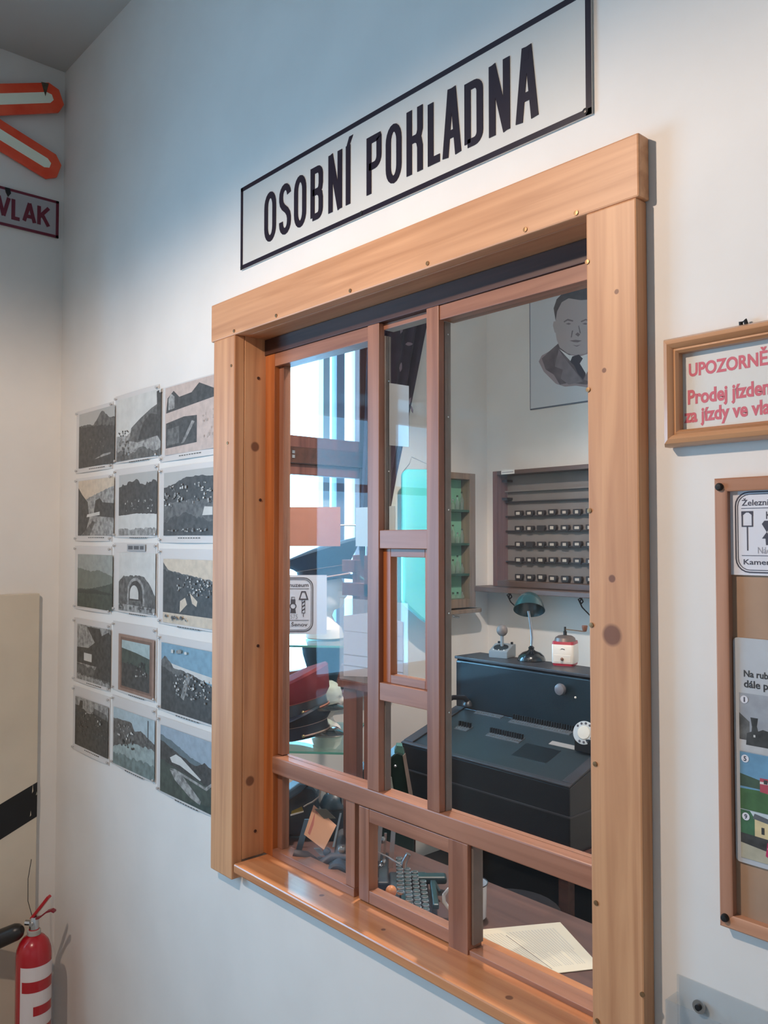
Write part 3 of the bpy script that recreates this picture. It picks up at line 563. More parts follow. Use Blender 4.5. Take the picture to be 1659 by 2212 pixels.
# ---------------------------------------------------------------- UPOZORNENI framed notice
M_FRAME_V = wood('honey_frame_upright', (206, 156, 114), (176, 122, 80), 'z', rough=.32, coat=.3); M_FRAME_H = wood('honey_frame_level', (206, 156, 114), (176, 122, 80), 'x', rough=.32, coat=.3)
M_PINK = mat('faded_red_ink', (206, 104, 116), 0.7)
fn = thing('framed_notice', 'framed notice in faded red letters headed UPOZORNĚNÍ right of the ticket window', 'notice', (-.635, 0, 1.735))
FWD, FH = .33, .159
prof = [(0, -.004), (0, -.020), (.004, -.028), (.010, -.030), (.015, -.027), (.017, -.023), (.020, -.024), (.0235, -.020), (.0235, -.006)]   # (inward, y)
def frame4(parent, W_, H_, prof, mv, mh):
    for side in 'lrbt':
        m = MB(); rs = []
        for e in (0, 1):
            ring = []
            for (d, y) in prof:
                if side == 'l': p = (d, y, d + e * (H_ - 2 * d))
                if side == 'r': p = (W_ - d, y, d + e * (H_ - 2 * d))
                if side == 'b': p = (d + e * (W_ - 2 * d), y, d)
                if side == 't': p = (d + e * (W_ - 2 * d), y, H_ - d)
                ring.append(p)
            rs.append(ring)
        m.rings(rs); m.build('frame_side', mv if side in 'lr' else mh, parent, smooth=True)
frame4(fn, FWD, FH, prof, M_FRAME_V, M_FRAME_H)
MB().box(.018, FWD - .018, -.009, -.006, .018, FH - .018).build('paper', mat('notice_paper', (216, 214, 208), .7), fn)
text('lettering', 'UPOZORNĚNÍ', M_PINK, fn, .033, .170, .1005, .1265, -.0093, bold=.034)
text('lettering', 'Prodej jízdenek', M_PINK, fn, .031, .174, .0535, .0815, -.0093, bold=.034)
text('lettering', 'za jízdy ve vlaku', M_PINK, fn, .025, .170, .0275, .0545, -.0093, bold=.034)
MB().tube([(.110, -.006, FH - .004), (.110, -.008, FH + .007), (.116, -.008, FH + .009), (.119, -.006, FH - .004)], .003, 8).build('hanger_loop', M_BLK, fn, smooth=True)

# ---------------------------------------------------------------- notice board with logo sheet and poster
nb = thing('notice_board', 'wood-framed notice board of brown hardboard at the right edge', 'notice board', (-.561, 0, 1.068))
BWD, BH = .46, .617
M_HARD = mat('brown_hardboard', (178, 144, 116), .6, noise=.08, scale=7, rgb2=(158, 130, 108))
frame4(nb, BWD, BH, [(0, -.001), (0, -.018), (.002, -.020), (.016, -.020), (.0185, -.0185), (.0185, -.004)], wood('board_frame_upright', (196, 148, 122), (168, 120, 96), 'z'), wood('board_frame_level', (206, 152, 120), (176, 124, 94), 'x'))
MB().box(.017, BWD - .017, -.007, -.003, .017, BH - .017).build('backing_board', M_HARD, nb)
for (x, z) in ((.0085, BH - .012), (.0085, .014)):
    MB().lathe([(.0005, -.0265), (.004, -.026), (.0055, -.023), (.0055, -.0195)], (x, 0, z), 14, 'y').build('screw', M_BLK, nb, smooth=True)
M_LINK = mat('grey_print_ink', (70, 70, 82), .7); M_LLT = mat('pale_print_ink', (150, 150, 158), .7); M_LOGOP = mat('logo_sheet_paper', (222, 222, 228), .7)
def logo(parent, x0, z0, x1, z1, y):
    """railway museum emblem: double rounded border, four signals, lettering"""
    Wd, Hd = x1 - x0, z1 - z0; X = lambda a: x0 + a * Wd; Z = lambda b: z0 + b * Hd
    m = MB(); ribbon(m, rrect(X(0), X(1), Z(0), Z(1), Hd * .17), Hd * .016, y - .0004, y, True)
    k = Hd * .028; ribbon(m, rrect(X(0) + k, X(1) - k, Z(0) + k, Z(1) - k, Hd * .145), Hd * .008, y - .0004, y, True); m.build('double_border', M_LINK, parent)
    MB().box(X(.07), X(.93), y - .0004, y, Z(.795), Z(.802)).build('ruled_line', M_LINK, parent); MB().box(X(.07), X(.93), y - .0004, y, Z(.205), Z(.212)).build('ruled_line', M_LINK, parent)
    text('lettering', 'Železniční muzeum', M_LINK, parent, X(.075), X(.925), Z(.83), Z(.925), y - .0003, bold=.012)
    text('lettering', 'KŽC', M_LINK, parent, X(.36), X(.58), Z(.66), Z(.78), y - .0003)
    text('lettering', 'Nádražní 575', M_LLT, parent, X(.26), X(.74), Z(.235), Z(.315), y - .0003)
    text('lettering', 'Kamenický Šenov', M_LINK, parent, X(.09), X(.91), Z(.075), Z(.18), y - .0003, bold=.012)
    f = lambda q: [(X(a), Z(b)) for a, b in q]; m = MB()      # pictograms
    ribbon(m, f([(.08, .575), (.20, .575), (.20, .755), (.08, .755)]), Hd * .016, y - .0004, y, True); m.slab(f([(.07, .76), (.07, .70), (.14, .76)]), y - .0004, y); m.slab(f([(.21, .76), (.14, .76), (.21, .70)]), y - .0004, y)
    m.slab(f([(.133, .27), (.147, .27), (.147, .575), (.133, .575)]), y - .0004, y)
    m.build('signal_board_pictogram', M_LINK, parent); m = MB()
    m.slab(f([(.31, .60), (.34, .64), (.39, .64), (.42, .60), (.365, .50)]), y - .0004, y); m.slab(f([(.365, .50), (.42, .42), (.38, .42), (.375, .34), (.355, .34), (.35, .42), (.31, .42)]), y - .0004, y)
    m.build('lantern_pictogram', M_LINK, parent); m = MB()
    m.slab(f([(.62, .52), (.70, .52), (.70, .60), (.62, .60)]), y - .0004, y); m.slab(f([(.61, .34), (.71, .34), (.70, .42), (.62, .42)]), y - .0004, y)
    ribbon(m, [(X(.66) + Hd * .055 * math.cos(a * math.pi / 8), Z(.47) + Hd * .055 * math.sin(a * math.pi / 8)) for a in range(16)], Hd * .02, y - .0004, y, True)
    ribbon(m, f([(.635, .60), (.635, .64), (.685, .64), (.685, .60)]), Hd * .008, y - .0004, y)
    m.build('hand_lamp_pictogram', M_LINK, parent); m = MB()
    ribbon(m, f([(.77, .60), (.81, .74), (.87, .74), (.91, .60)]), Hd * .024, y - .0004, y, True)
    ribbon(m, f([(.815, .345), (.865, .345), (.865, .59), (.815, .59)]), Hd * .01, y - .0004, y, True)
    for q in (.37, .44, .51): m.slab(f([(.815, q), (.865, q + .04), (.865, q + .07), (.815, q + .03)]), y - .0004, y)
    m.slab(f([(.835, .27), (.845, .27), (.845, .345), (.835, .345)]), y - .0004, y); m.build('striped_signal_pictogram', M_LINK, parent)
ls = thing('logo_sheet', 'white paper sheet with museum emblem pinned at the top of the notice board', 'paper sheet', (-.5425, -.0095, 1.551))
MB().box(0, .132, -.001, .0015, 0, .119).build('paper', M_LOGOP, ls)
logo(ls, .0075, .004, .124, .1135, -.001)
M_POST = mat('grey_blue_poster', (186, 190, 194), .6, noise=.05, scale=20)
po = thing('poster', 'grey-blue poster with numbered railway pictures at the bottom of the notice board', 'poster', (-.541, -.0095, 1.160))
PW, PH = .40, .305
m = MB(); m.slab(rrect(0, PW, 0, PH, .006, 4), -.001, .0015); m.build('poster_sheet', M_POST, po)
text('lettering', 'Na rubu p', mat('poster_ink', (58, 60, 62), .7), po, .0145, .0625, .2495, .2615, -.0014, bold=.02)
text('lettering', 'dále pak -', mat('poster_ink', (58, 60, 62), .7), po, .0145, .068, .235, .248, -.0014, bold=.02)
def ppic(z0, z1, base, polys, num):
    x0, x1 = .0075, .072; m = MB().use(base).slab([(x0, z0), (x1, z0), (x1, z1), (x0, z1)], -.0016, -.0009)
    for i, (mm, pts) in enumerate(polys): m.use(mm).flat([(x0 + a * (x1 - x0), z0 + b * (z1 - z0)) for a, b in pts], -.00165 - .00005 * i)
    m.open = True; o = m.build('numbered_picture', None, po)
    MB().lathe([(.0001, -.0022), (.0052, -.0022), (.0052, -.0016)], (x0 + .0075, 0, z1 - .0085), 16, 'y').build('number_disc', M_LOGOP, o)
    text('number', num, M_LINK, o, x0 + (.0068 if num == "1" else .0055), x0 + (.0086 if num == "1" else .0095), z1 - .0118, z1 - .0052, -.0024, bold=.03)
ppic(.151, .230, TC((156, 160, 166)), [(TC((190, 190, 190)), [(0, 0), (1, 0), (1, .3), (0, .22)]), (MD, [(0, .2), (.22, .2), (.22, .52), (0, .66)]), (D, [(.14, .12), (.6, .12), (.62, .4), (.5, .42), (.4, .38), (.36, .5), (.28, .5), (.26, .36), (.16, .32)]), (D, [(.27, .45), (.37, .45), (.40, .60), (.24, .60)]), (WH, [(.3, .27), (.34, .27), (.34, .31), (.3, .31)])], '1')
ppic(.073, .150, TC((104, 150, 180)), [(TC((60, 80, 62), .3), [(0, .4), (1, .4), (1, .5), (.4, .56), (0, .62)]), (TC((66, 104, 60), .2), [(0, 0), (1, 0), (1, .4), (0, .36)]), (TC((176, 70, 84)), [(.42, .36), (1, .32), (1, .62), (.42, .60)]), (TC((222, 214, 206)), [(.42, .50), (1, .52), (1, .56), (.42, .54)]), (D, [(.5, .51), (.58, .51), (.58, .58), (.5, .58)])], '5')
ppic(.007, .072, TC((196, 208, 212)), [(TC((60, 104, 72), .3), [(0, .5), (.35, .5), (.35, .8), (.2, 1), (0, 1)]), (TC((216, 196, 150)), [(.3, .5), (1, .46), (1, .8), (.3, .88)]), (TC((96, 100, 104)), [(.26, .86), (1, .76), (1, .84), (.3, .97)]), (D, [(0, .28), (.6, .24), (.6, .5), (0, .52)]), (TC((178, 172, 150)), [(0, 0), (1, 0), (1, .2), (0, .32)]), (TC((190, 42, 92)), [(.52, .16), (.62, .1), (1, .12), (1, .42), (.56, .44)]), (WH, [(.56, .30), (1, .27), (1, .30), (.56, .33)]), (D, [(.44, .58), (.5, .58), (.5, .72), (.44, .72)]), (D, [(.62, .56), (.68, .56), (.68, .7), (.62, .7)])], '9')

# ---------------------------------------------------------------- acrylic leaflet holder
M_ACR = glass('clear_acrylic', (.93, .95, .96), haze=.07)
ac = thing('acrylic_holder', 'clear acrylic leaflet holder screwed to the wall below the notice board', 'holder', (-.634, 0, .66))
MB().box(0, .34, -.005, -.002, 0, .309).build('back_plate', M_ACR, ac)
m = MB().box(.0, .34, -.038, -.035, 0, .285); m.box(0, .003, -.035, -.005, 0, .285); m.box(.0, .34, -.035, -.005, 0, .003); m.build('front_pocket', M_ACR, ac)
m = MB().lathe([(.004, -.0072), (.0095, -.007), (.0095, -.005)], (.034, 0, .277), 20, 'y'); m.build('washer', M_STEEL, ac, smooth=True)
MB().lathe([(.0005, -.011), (.0042, -.0105), (.0045, -.007)], (.034, 0, .277), 16, 'y').build('screw', M_BLK, ac, smooth=True)

# ================================================================ inside the booth
def at(u, v, Z):
    """survey helper: point seen at a photo pixel at measured forward distance Z"""
    r = FW * F_PX + RT * (u - 829.5) - UP * (v - 1106.0)
    return EYE + r * (Z / r.dot(hd))
# ---- emblem sheet, and pane shapes built as flat sheets
PY = .0905
ZS = 2.765; YV = math.atan2(RT.y, RT.x); mpp = ZS / F_PX; se = at(545, 1370, ZS)
st = thing('emblem_sheet', 'white sheet with museum emblem hung before the upper glass shelf of the display stand', 'paper sheet', (se.x, se.y, 1.2435), YV)
zz = se.z - 1.2435; MB().box(0, 160 * mpp, 0, .0015, zz, zz + 127 * mpp).build('paper', mat('blue_white_paper', (206, 212, 226), .7), st)
logo(st, 5 * mpp, zz + 6 * mpp, 130 * mpp, zz + 121 * mpp, -.0003)
MB().tube([(.02, .004, zz + 120 * mpp), (.02, .03, zz + 150 * mpp), (.0, .03, zz + 175 * mpp)], .0012, 5).build('hanging_wire', M_STEEL, st)
se = at(545, 1180, ZS)
t = thing('brown_pane_shape', 'plain brown rectangle above the emblem sheet', 'card', (se.x, se.y, se.z), YV)  # brown shape in the pane, built as a flat sheet
MB().box(0, 190 * mpp, 0, .003, 0, 85 * mpp).build('card_sheet', mat('flat_brown', (176, 122, 104), .7, noise=.05, scale=20), t)
MB().tube([(-.09, .01, .07), (.36, .01, .07)], .003, 8).build('hanging_rod', M_STEEL, t)
t = thing('pane_sheet', 'small pale sheet copying a window reflection behind the left post', 'note', (-1.476, PY, 1.590))  # white pane reflection built as a pale sheet
MB().box(0, .134, 0, .001, 0.03, .083).build('paper', mat('pale_reflection', (196, 208, 216), .7), t); MB().box(.0, .060, 0, .001, -.006, .0301).build('lower_strip', mat('pale_reflection', (196, 208, 216), .7), t)
t = thing('pane_sheet', 'pale grey translucent note taped on the middle pane before the curtain', 'note', (-1.384, PY, 1.803))
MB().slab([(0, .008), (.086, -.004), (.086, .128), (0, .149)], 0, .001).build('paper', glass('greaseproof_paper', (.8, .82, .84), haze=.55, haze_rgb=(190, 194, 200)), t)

# ---- desk under the window
M_DESK = wood('dark_red_desk_top', (104, 76, 70), (84, 60, 56), 'x', rough=.5)
dk = thing('desk', 'dark reddish brown wooden desk behind the ticket window', 'desk', (-1.4, .31, 0))
MB().box(-.98, .75, -.165, .16, .71, .74).build('desk_top', M_DESK, dk, bevel=.002)
for x in (-.94, .70):
    for y in (-.14, .13): MB().box(x - .025, x + .025, y - .022, y + .022, 0, .71).build('leg', M_DARKWOOD, dk)
MB().box(-.92, .68, .125, .145, .60, .71).build('apron', M_DARKWOOD, dk)
def sheet(name, label, cat, corners, z, m_, lines=()):
    c = sum((Vector(p) for p in corners), Vector((0, 0))) / len(corners); t = thing(name, label, cat, (c.x, c.y, z))
    q = [(p[0] - c.x, p[1] - c.y) for p in corners]
    MB().prism(q, 0, .0012, lambda p, h: (p[0], p[1], h)).build('paper', m_, t)
    return t, q
pq = [tuple(on(u, v, z=.741).xy) for u, v in ((985, 2014), (1210, 1993), (1300, 2092), (1145, 2110))]
M_OLDP = mat('yellowed_paper', (214, 208, 190), .8, noise=.03, scale=12); M_OLDINK = mat('faint_print', (192, 190, 180), .8)
t, q = sheet('printed_document', 'yellowed printed document lying open on the desk beside the enamel mug', 'document', pq, .741, M_OLDP)
def bil(q, a, b): 
    A = Vector(q[0]).lerp(Vector(q[1]), a); B_ = Vector(q[3]).lerp(Vector(q[2]), a); return A.lerp(B_, b)
m = MB()
for i in range(26):
    a = .10 + i * .031
    if i == 9: continue
    b1 = .88 if i % 5 else .6
    p = [bil(q, a, .12), bil(q, a + .012, .12), bil(q, a + .012, b1), bil(q, a, b1)]
    m.prism([tuple(x) for x in p], .0012, .0014, lambda p, h: (p[0], p[1], h))
m.build('print_lines', M_OLDINK, t)
m = MB(); p = [bil(q, .375, .18), bil(q, .381, .18), bil(q, .381, .92), bil(q, .375, .92)]; m.prism([tuple(x) for x in p], .0012, .0015, lambda p, h: (p[0], p[1], h)); m.build('heading_line', M_LINK, t)
pq = [tuple(on(u, v, z=.741).xy) for u, v in ((1190, 2137), (1300, 2140), (1330, 2200), (1240, 2190))]
sheet('blank_paper', 'blank white paper corner on the desk nearest the right jamb', 'paper sheet', pq, .7412, M_PAPER)
# ---- enamel mug
c = on(1015, 1975, z=.741); c = Vector((-1.303, .290, .741))
mg = thing('enamel_mug', 'white enamel mug with black rim standing on the desk', 'mug', tuple(c))
M_EN = mat('white_enamel', (222, 226, 230), .2, coat=.5)
MB().lathe([(.0001, .0), (.030, 0), (.034, .004), (.036, .072), (.0375, .078), (.0355, .078), (.034, .072), (.032, .006), (.0001, .004)], n=36, cap=False).build('mug_body', M_EN, mg, smooth=True)
MB().tube([(.0372 * math.cos(a * math.pi / 16), .0372 * math.sin(a * math.pi / 16), .0785) for a in range(32)], .0014, 6, True).build('rim', M_BLACK, mg, smooth=True)
hdv = -RT.normalized(); MB().tube([tuple(Vector((hdv.x, hdv.y, 0)) * r + Vector((0, 0, z))) for r, z in ((.034, .062), (.052, .062), (.062, .050), (.062, .034), (.052, .020), (.034, .016))], .0045, 8).build('handle', M_EN, mg, smooth=True)

# ---- typewriter, its operator side turned into the booth
M_TWB = mat('typewriter_black', (40, 40, 46), .35, coat=.3); M_KEY = mat('key_top', (70, 76, 80), .3); M_CHR = mat('worn_nickel', (178, 180, 184), .28, .9); M_TEAL = mat('dark_teal_metal', (38, 62, 68), .35)
TO = Vector((-1.44, .19, .741)); hx = Vector((hd.x, hd.y, 0)); hy = Vector((-RT.x, -RT.y, 0)).normalized()
tw = thing('typewriter', 'old black typewriter with round nickel-rimmed keys on the desk behind the hatch', 'typewriter', tuple(TO))
TL = lambda x, y, z: tuple(hx * x + hy * y + Vector((0, 0, z)))
def tbox(name, m_, x0, x1, y0, y1, z0, z1, **k):
    m = MB(); m.add([TL(x, y, z) for z in (z0, z1) for x, y in ((x0, y0), (x1, y0), (x1, y1), (x0, y1))], [(0, 3, 2, 1), (4, 5, 6, 7), (0, 1, 5, 4), (1, 2, 6, 5), (2, 3, 7, 6), (3, 0, 4, 7)]); return m.build(name, m_, tw, **k)
tbox('base_frame', M_TWB, -.09, .17, -.075, .02, .0, .022, bevel=.005); tbox('base_frame', M_TWB, .10, .30, .02, .19, .0, .022, bevel=.005)
tbox('space_bar', M_TEAL, -.05, .10, -.092, -.078, .022, .034, bevel=.003)
tbox('side_arm', M_TEAL, .085, .12, -.12, -.02, .022, .040, bevel=.006)
m = MB(); m.tube([TL(.10, -.06, .03), TL(.10, -.085, .035), TL(.05, -.10, .02)], .004, 8); m.build('shift_lever', M_TEAL, tw, smooth=True)
key0 = None
for r in range(4):
    for k in range(10 if r else 9):
        x, y, z = -.115 + k * .0215 + (r % 2) * .008 + (.03 if r == 3 else 0), -.060 + r * .0185, .040 + r * .0105
        if key0 is None:
            kt = MB().lathe([(.0075, -.002), (.0085, 0), (.0085, .003), (.0072, .0042), (.0001, .0036)], n=14).build('typewriter_key', M_CHR, tw, smooth=True)
            kc = MB().lathe([(.0062, .0030), (.0062, .0046), (.0001, .0046)], n=12).build('key_top', M_KEY, kt); ks = MB().lathe([(.0018, -.028), (.0018, 0)], n=6).build('key_stalk', M_TWB, kt); key0 = (kt, kc, ks)
            kt.location = TL(x, y, z)
        else:
            a = key0[0].copy(); C.objects.link(a); a.parent = tw; a.location = TL(x, y, z)
            for q_ in key0[1:]: b_ = q_.copy(); C.objects.link(b_); b_.parent = a
m = MB(); rs = []      # type basket: a ribbed half bowl
for i in range(13):
    a = math.pi * i / 12; rs.append([TL(.02 + .075 * math.cos(a) * s_, .045 + .05 * math.sin(a) * s_, z) for s_, z in ((1, .03), (1.05, .075), (.9, .088), (.55, .05))])
m.rings(rs, True, True); m.build('type_basket', M_TWB, tw)
p = at(873, 1862, 1.96) - TO; m = MB(); m.tube([tuple(p + Vector((0, 0, -.012))), tuple(p), tuple(p + Vector((.006, .006, .016))), tuple(p + Vector((.007, .007, .019)))], [.007, .0075, .006, .0065], 12); m.build('margin_key', M_CHR, tw, smooth=True)
p = at(845, 1925, 1.86) - TO; MB().sphere(tuple(p), .0125, 18, 12).build('orange_knob', mat('orange_knob', (206, 130, 74), .35, coat=.4), tw, smooth=True)
m = MB().tube([TL(.055, .143, .06), TL(.32, .143, .06)], .017, 20); m.build('platen_roller', mat('grey_rubber_roller', (72, 70, 74), .6), tw, smooth=True)
def dsk(c_, ax, prof, name, m_, n=24):
    ax = Vector(ax).normalized(); u_ = ax.cross(Vector((0, 0, 1))).normalized(); w_ = ax.cross(u_); m = MB()
    m.rings([[tuple(Vector(c_) + ax * h_ + (u_ * math.cos(2 * math.pi * j / n) + w_ * math.sin(2 * math.pi * j / n)) * r_) for j in range(n)] for r_, h_ in prof]); return m.build(name, m_, tw, smooth=True)
p = at(729, 1888, 2.00) - TO
dsk(p, -hx, [(.022, -.012), (.026, -.010), (.026, .004), (.022, .008), (.010, .009)], 'platen_knob', mat('dull_black_knob', (62, 60, 64), .5))
dsk(p + -hx * .0095, -hx, [(.0065, -.001), (.0065, .002), (.003, .003)], 'knob_hub', M_CHR, 16)
m = MB().tube([tuple(p + hx * .0), tuple(p + hx * .06)], .006, 8); m.build('knob_shaft', M_CHR, tw)
def strut(name, m_, a, b, w_, th=.003):
    a = Vector(a) - TO; b = Vector(b) - TO; sd = Vector((RT.x, RT.y, 0)).normalized(); f_ = hx * th
    m = MB(); m.add([tuple(q) for q in (a - sd * w_ / 2, a + sd * w_ / 2, b + sd * w_ / 2, b - sd * w_ / 2, a - sd * w_ / 2 + f_, a + sd * w_ / 2 + f_, b + sd * w_ / 2 + f_, b - sd * w_ / 2 + f_)], [(0, 1, 2, 3), (7, 6, 5, 4), (0, 4, 5, 1), (1, 5, 6, 2), (2, 6, 7, 3), (3, 7, 4, 0)]); return m.build(name, m_, tw)
strut('steel_upright', M_CHR, at(844, 1875, 2.02), at(850, 1790, 2.03), .011)
strut('steel_upright', M_CHR, at(816, 1860, 2.00), at(822, 1785, 2.01), .010)
strut('steel_upright', M_CHR, at(829, 1870, 2.04), at(833, 1800, 2.04), .006)
strut('steel_rod', M_CHR, at(720, 1830, 2.1), at(736, 1757, 2.12), .005)
strut('ruled_bar', mat('blue_steel_scale', (120, 140, 156), .3, .7), at(644, 1842, 2.18), at(664, 1770, 2.2), .016)
strut('card_rest', mat('olive_grey_metal', (110, 108, 98), .5, .4), at(712, 1768, 2.15), at(692, 1748, 2.16), .03)
m = MB().tube([tuple(at(815, 1840, 1.97) - TO), tuple(at(840, 1852, 1.95) - TO), tuple(at(868, 1870, 1.92) - TO)], .0018, 6); m.build('carriage_wire', M_CHR, tw)
for (u, v, Z, r) in ((738, 1835, 2.02, .008), (826, 1815, 2.03, .007), (828, 1862, 1.98, .005), (822, 1870, 1.98, .004), (672, 1868, 2.1, .014), (690, 1862, 2.1, .012), (654, 1852, 2.12, .012), (706, 1840, 2.1, .009)):
    q_ = at(u, v, Z) - TO; dsk(q_, -hx + hy * .3, [(r * .8, -.01), (r, -.006), (r, .004), (r * .6, .006)], 'nickel_boss', M_CHR if r < .009 else mat('grimy_steel', (96, 90, 94), .5, .4), 14)
m = MB().tube([tuple(at(u, v, 2.08) - TO) for u, v in ((634, 1842), (660, 1850), (690, 1868), (716, 1850), (748, 1852))], [.008, .014, .012, .010, .008], 10); m.build('carriage_casting', mat('grimy_steel', (96, 90, 94), .5, .4), tw, smooth=True)
strut('steel_clip', M_CHR, at(684, 1833, 2.12), at(698, 1848, 2.1), .014)
cdv = [at(u, v, Z) for u, v, Z in ((678, 1739, 2.19), (727, 1783, 2.13), (700, 1836, 2.1), (657, 1803, 2.15))]
cc = sum(cdv, Vector()) / 4; oc = thing('orange_card', 'salmon card with a dull red stripe held in the typewriter', 'card', tuple(cc))
def quad(nm, m_, par, P4, org, off=0.0, th=.0012):
    nrm = (P4[1] - P4[0]).cross(P4[2] - P4[0]).normalized(); nrm = nrm if nrm.dot(EYE - P4[0]) > 0 else -nrm
    vs = [tuple(p - org + nrm * (off + th)) for p in P4] + [tuple(p - org + nrm * off) for p in P4]
    return MB().add(vs, [(0, 1, 2, 3), (7, 6, 5, 4), (0, 4, 5, 1), (1, 5, 6, 2), (2, 6, 7, 3), (3, 7, 4, 0)]).build(nm, m_, par)
quad('card_sheet', mat('salmon_card', (226, 172, 142), .7), oc, cdv, cc)
bl = lambda a, b: cdv[0].lerp(cdv[1], a).lerp(cdv[3].lerp(cdv[2], a), b)
quad('red_stripe', mat('dull_red_stripe', (196, 118, 110), .7), oc, [bl(.14, .06), bl(.25, .08), bl(.25, .9), bl(.14, .88)], cc, .0012, .0004)

# ---- dark teal satchel with brass tag, green hand lantern, green metal cabinet
M_TLEA = mat('dark_teal_leather', (24, 52, 68), .35, coat=.35); sp = on(640, 1820, z=.741)
def viewslab(mb, uv, Z, th, org):
    a = [at(u, v, Z) - org for u, v in uv]; b = [p + hx * th for p in a]; n = len(a)
    return mb.add([tuple(p) for p in a + b], [tuple(range(n)), tuple(range(2 * n - 1, n - 1, -1))] + [(i, n + i, n + (i + 1) % n, (i + 1) % n) for i in range(n)])
o_ = at(640, 1812, 2.40); o_.z = .741; sc_ = thing('leather_satchel', 'dark teal leather satchel with brass tag on a cord at the left desk end', 'bag', tuple(o_))
zb = lambda u, Z: (u, 1165 + 1800 * (1.6 - .742) / Z)
m = MB(); viewslab(m, [zb(560, 2.4), (556, 1768), (612, 1724), (650, 1696), (676, 1699), (686, 1710), (688, 1730), (690, 1800), zb(690, 2.4)], 2.4, .09, o_); m.build('bag_body', M_TLEA, sc_, bevel=.008)
m = MB(); viewslab(m, [(560, 1755), (612, 1716), (648, 1690), (668, 1692), (650, 1712), (612, 1738), (560, 1776)], 2.37, .10, o_); m.build('flap', mat('worn_blue_leather', (66, 96, 116), .4), sc_, bevel=.006)
m = MB().tube([tuple(at(u, v, 2.36) - o_) for u, v in ((688, 1700), (693, 1710), (690, 1720), (676, 1732), (664, 1738), (656, 1743))], .0022, 6); m.build('cord', mat('grey_cord', (150, 144, 140), .8), sc_, smooth=True)
quad('brass_tag', mat('brass_plate', (150, 138, 78), .35, .7), sc_, [at(u, v, 2.355) for u, v in ((630, 1752), (652, 1742), (656, 1752), (628, 1762))], o_)
quad('tag_edge', M_PAPER, sc_, [at(u, v, 2.354) for u, v in ((627.5, 1759), (656, 1751.5), (656, 1754), (627.5, 1762.5))], o_)
o_ = at(722, 1800, 2.44); o_.z = .741; ln = thing('hand_lantern', 'glossy dark teal cylinder lantern behind the salmon card', 'lantern', tuple(o_))
MB().lathe([(.035, 0), (.038, .004), (.038, .085), (.042, .088), (.042, .094), (.030, .118), (.018, .124), (.010, .134), (.0001, .134)], n=30, cap=False).build('lantern_body', M_TLEA, ln, smooth=True)
MB().tube([(-.038, 0, .085), (-.036, 0, .12), (-.015, 0, .148), (.015, 0, .148), (.036, 0, .12), (.038, 0, .085)], .0025, 6).build('carry_handle', M_CHR, ln, smooth=True)
o_ = at(868, 1700, 2.56); o_.z = 0; gc = thing('green_cabinet', 'dark green metal cabinet with grey edge strip between desk and switchboard', 'cabinet', tuple(o_))
zf = lambda u, Z: (u, 1165 + 1800 * 1.598 / Z)
m = MB(); viewslab(m, [zf(760, 2.56), (760, 1676), (790, 1660), (834, 1644), (857, 1625), (875, 1632), (893, 1730), zf(902, 2.56)], 2.56, .10, o_); m.build('cabinet_body', mat('dark_green_paint', (12, 40, 38), .4), gc, bevel=.004)
m = MB(); viewslab(m, [(852, 1626), (857, 1611), (869, 1612), (876, 1640), (860, 1632)], 2.57, .04, o_); m.build('corner_cap', mat('worn_green_edge', (70, 110, 104), .5), gc)
m = MB(); viewslab(m, [(870, 1634), (876, 1628), (893, 1725), (884, 1722)], 2.55, .01, o_); m.build('edge_strip', M_BEAD, gc)
m = MB(); viewslab(m, [(838, 1675), (846, 1680), (851, 1712), (838, 1712)], 2.55, .008, o_); m.build('pale_plate', mat('pale_green_plate', (150, 158, 150), .6), gc)
q_ = at(854, 1655, 2.55) - o_; MB().sphere(tuple(q_), .005, 10, 6).build('rivet', M_CHR, gc, smooth=True)

# ---- reflections in the left pane, built as brown bars and a pale sheet
M_RBARS = wood('reflected_brown', (128, 84, 72), (104, 62, 54), 'z'); ez = Vector((-1.62, .2, .741))
ea = thing('reflected_bars', 'brown bars on the desk copying reflections in the left pane', 'reflection', tuple(ez))
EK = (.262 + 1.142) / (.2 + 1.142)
def ebox(nm, x0, x1, z0, z1, y0=.2, y1=.222, par=ea, m_=M_RBARS):
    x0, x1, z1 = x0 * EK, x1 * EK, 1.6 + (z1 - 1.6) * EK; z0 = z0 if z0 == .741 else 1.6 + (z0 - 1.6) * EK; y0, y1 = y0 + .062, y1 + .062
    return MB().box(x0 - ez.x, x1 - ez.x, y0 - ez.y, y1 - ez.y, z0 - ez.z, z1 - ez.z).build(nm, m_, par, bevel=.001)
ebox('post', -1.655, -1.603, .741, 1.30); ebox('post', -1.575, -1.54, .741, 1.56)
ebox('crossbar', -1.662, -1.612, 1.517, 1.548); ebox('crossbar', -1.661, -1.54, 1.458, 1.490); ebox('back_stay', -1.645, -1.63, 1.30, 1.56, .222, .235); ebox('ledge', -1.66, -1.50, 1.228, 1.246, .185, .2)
M_CLR = glass('clear_margin', (.95, .97, 1), haze=.25, haze_rgb=(215, 225, 238))
ln_ = thing('reflected_sheet', 'pale ruled sheet copying a reflection in the left pane', 'notice', (-1.668 * 1.0447, .2575, 1.6 + (1.246 - 1.6) * 1.0447)); ln_.scale = (1.0447, 1, 1.0447)
MB().box(0, .253, 0, .0015, 0, .205).build('margin_sheet', M_CLR, ln_)
MB().slab([(.018, .008), (.238, .03), (.238, .16), (.12, .175), (.018, .16)], -.001, -.0003).build('paper', mat('blue_white_reflection', (200, 204, 220), .7), ln_)
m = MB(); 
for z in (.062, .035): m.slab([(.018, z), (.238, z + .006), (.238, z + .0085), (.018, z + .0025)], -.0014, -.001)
m.slab([(.018, .122), (.238, .125), (.238, .1262), (.018, .1232)], -.0014, -.001); m.build('ruled_lines', M_LLT, ln_)

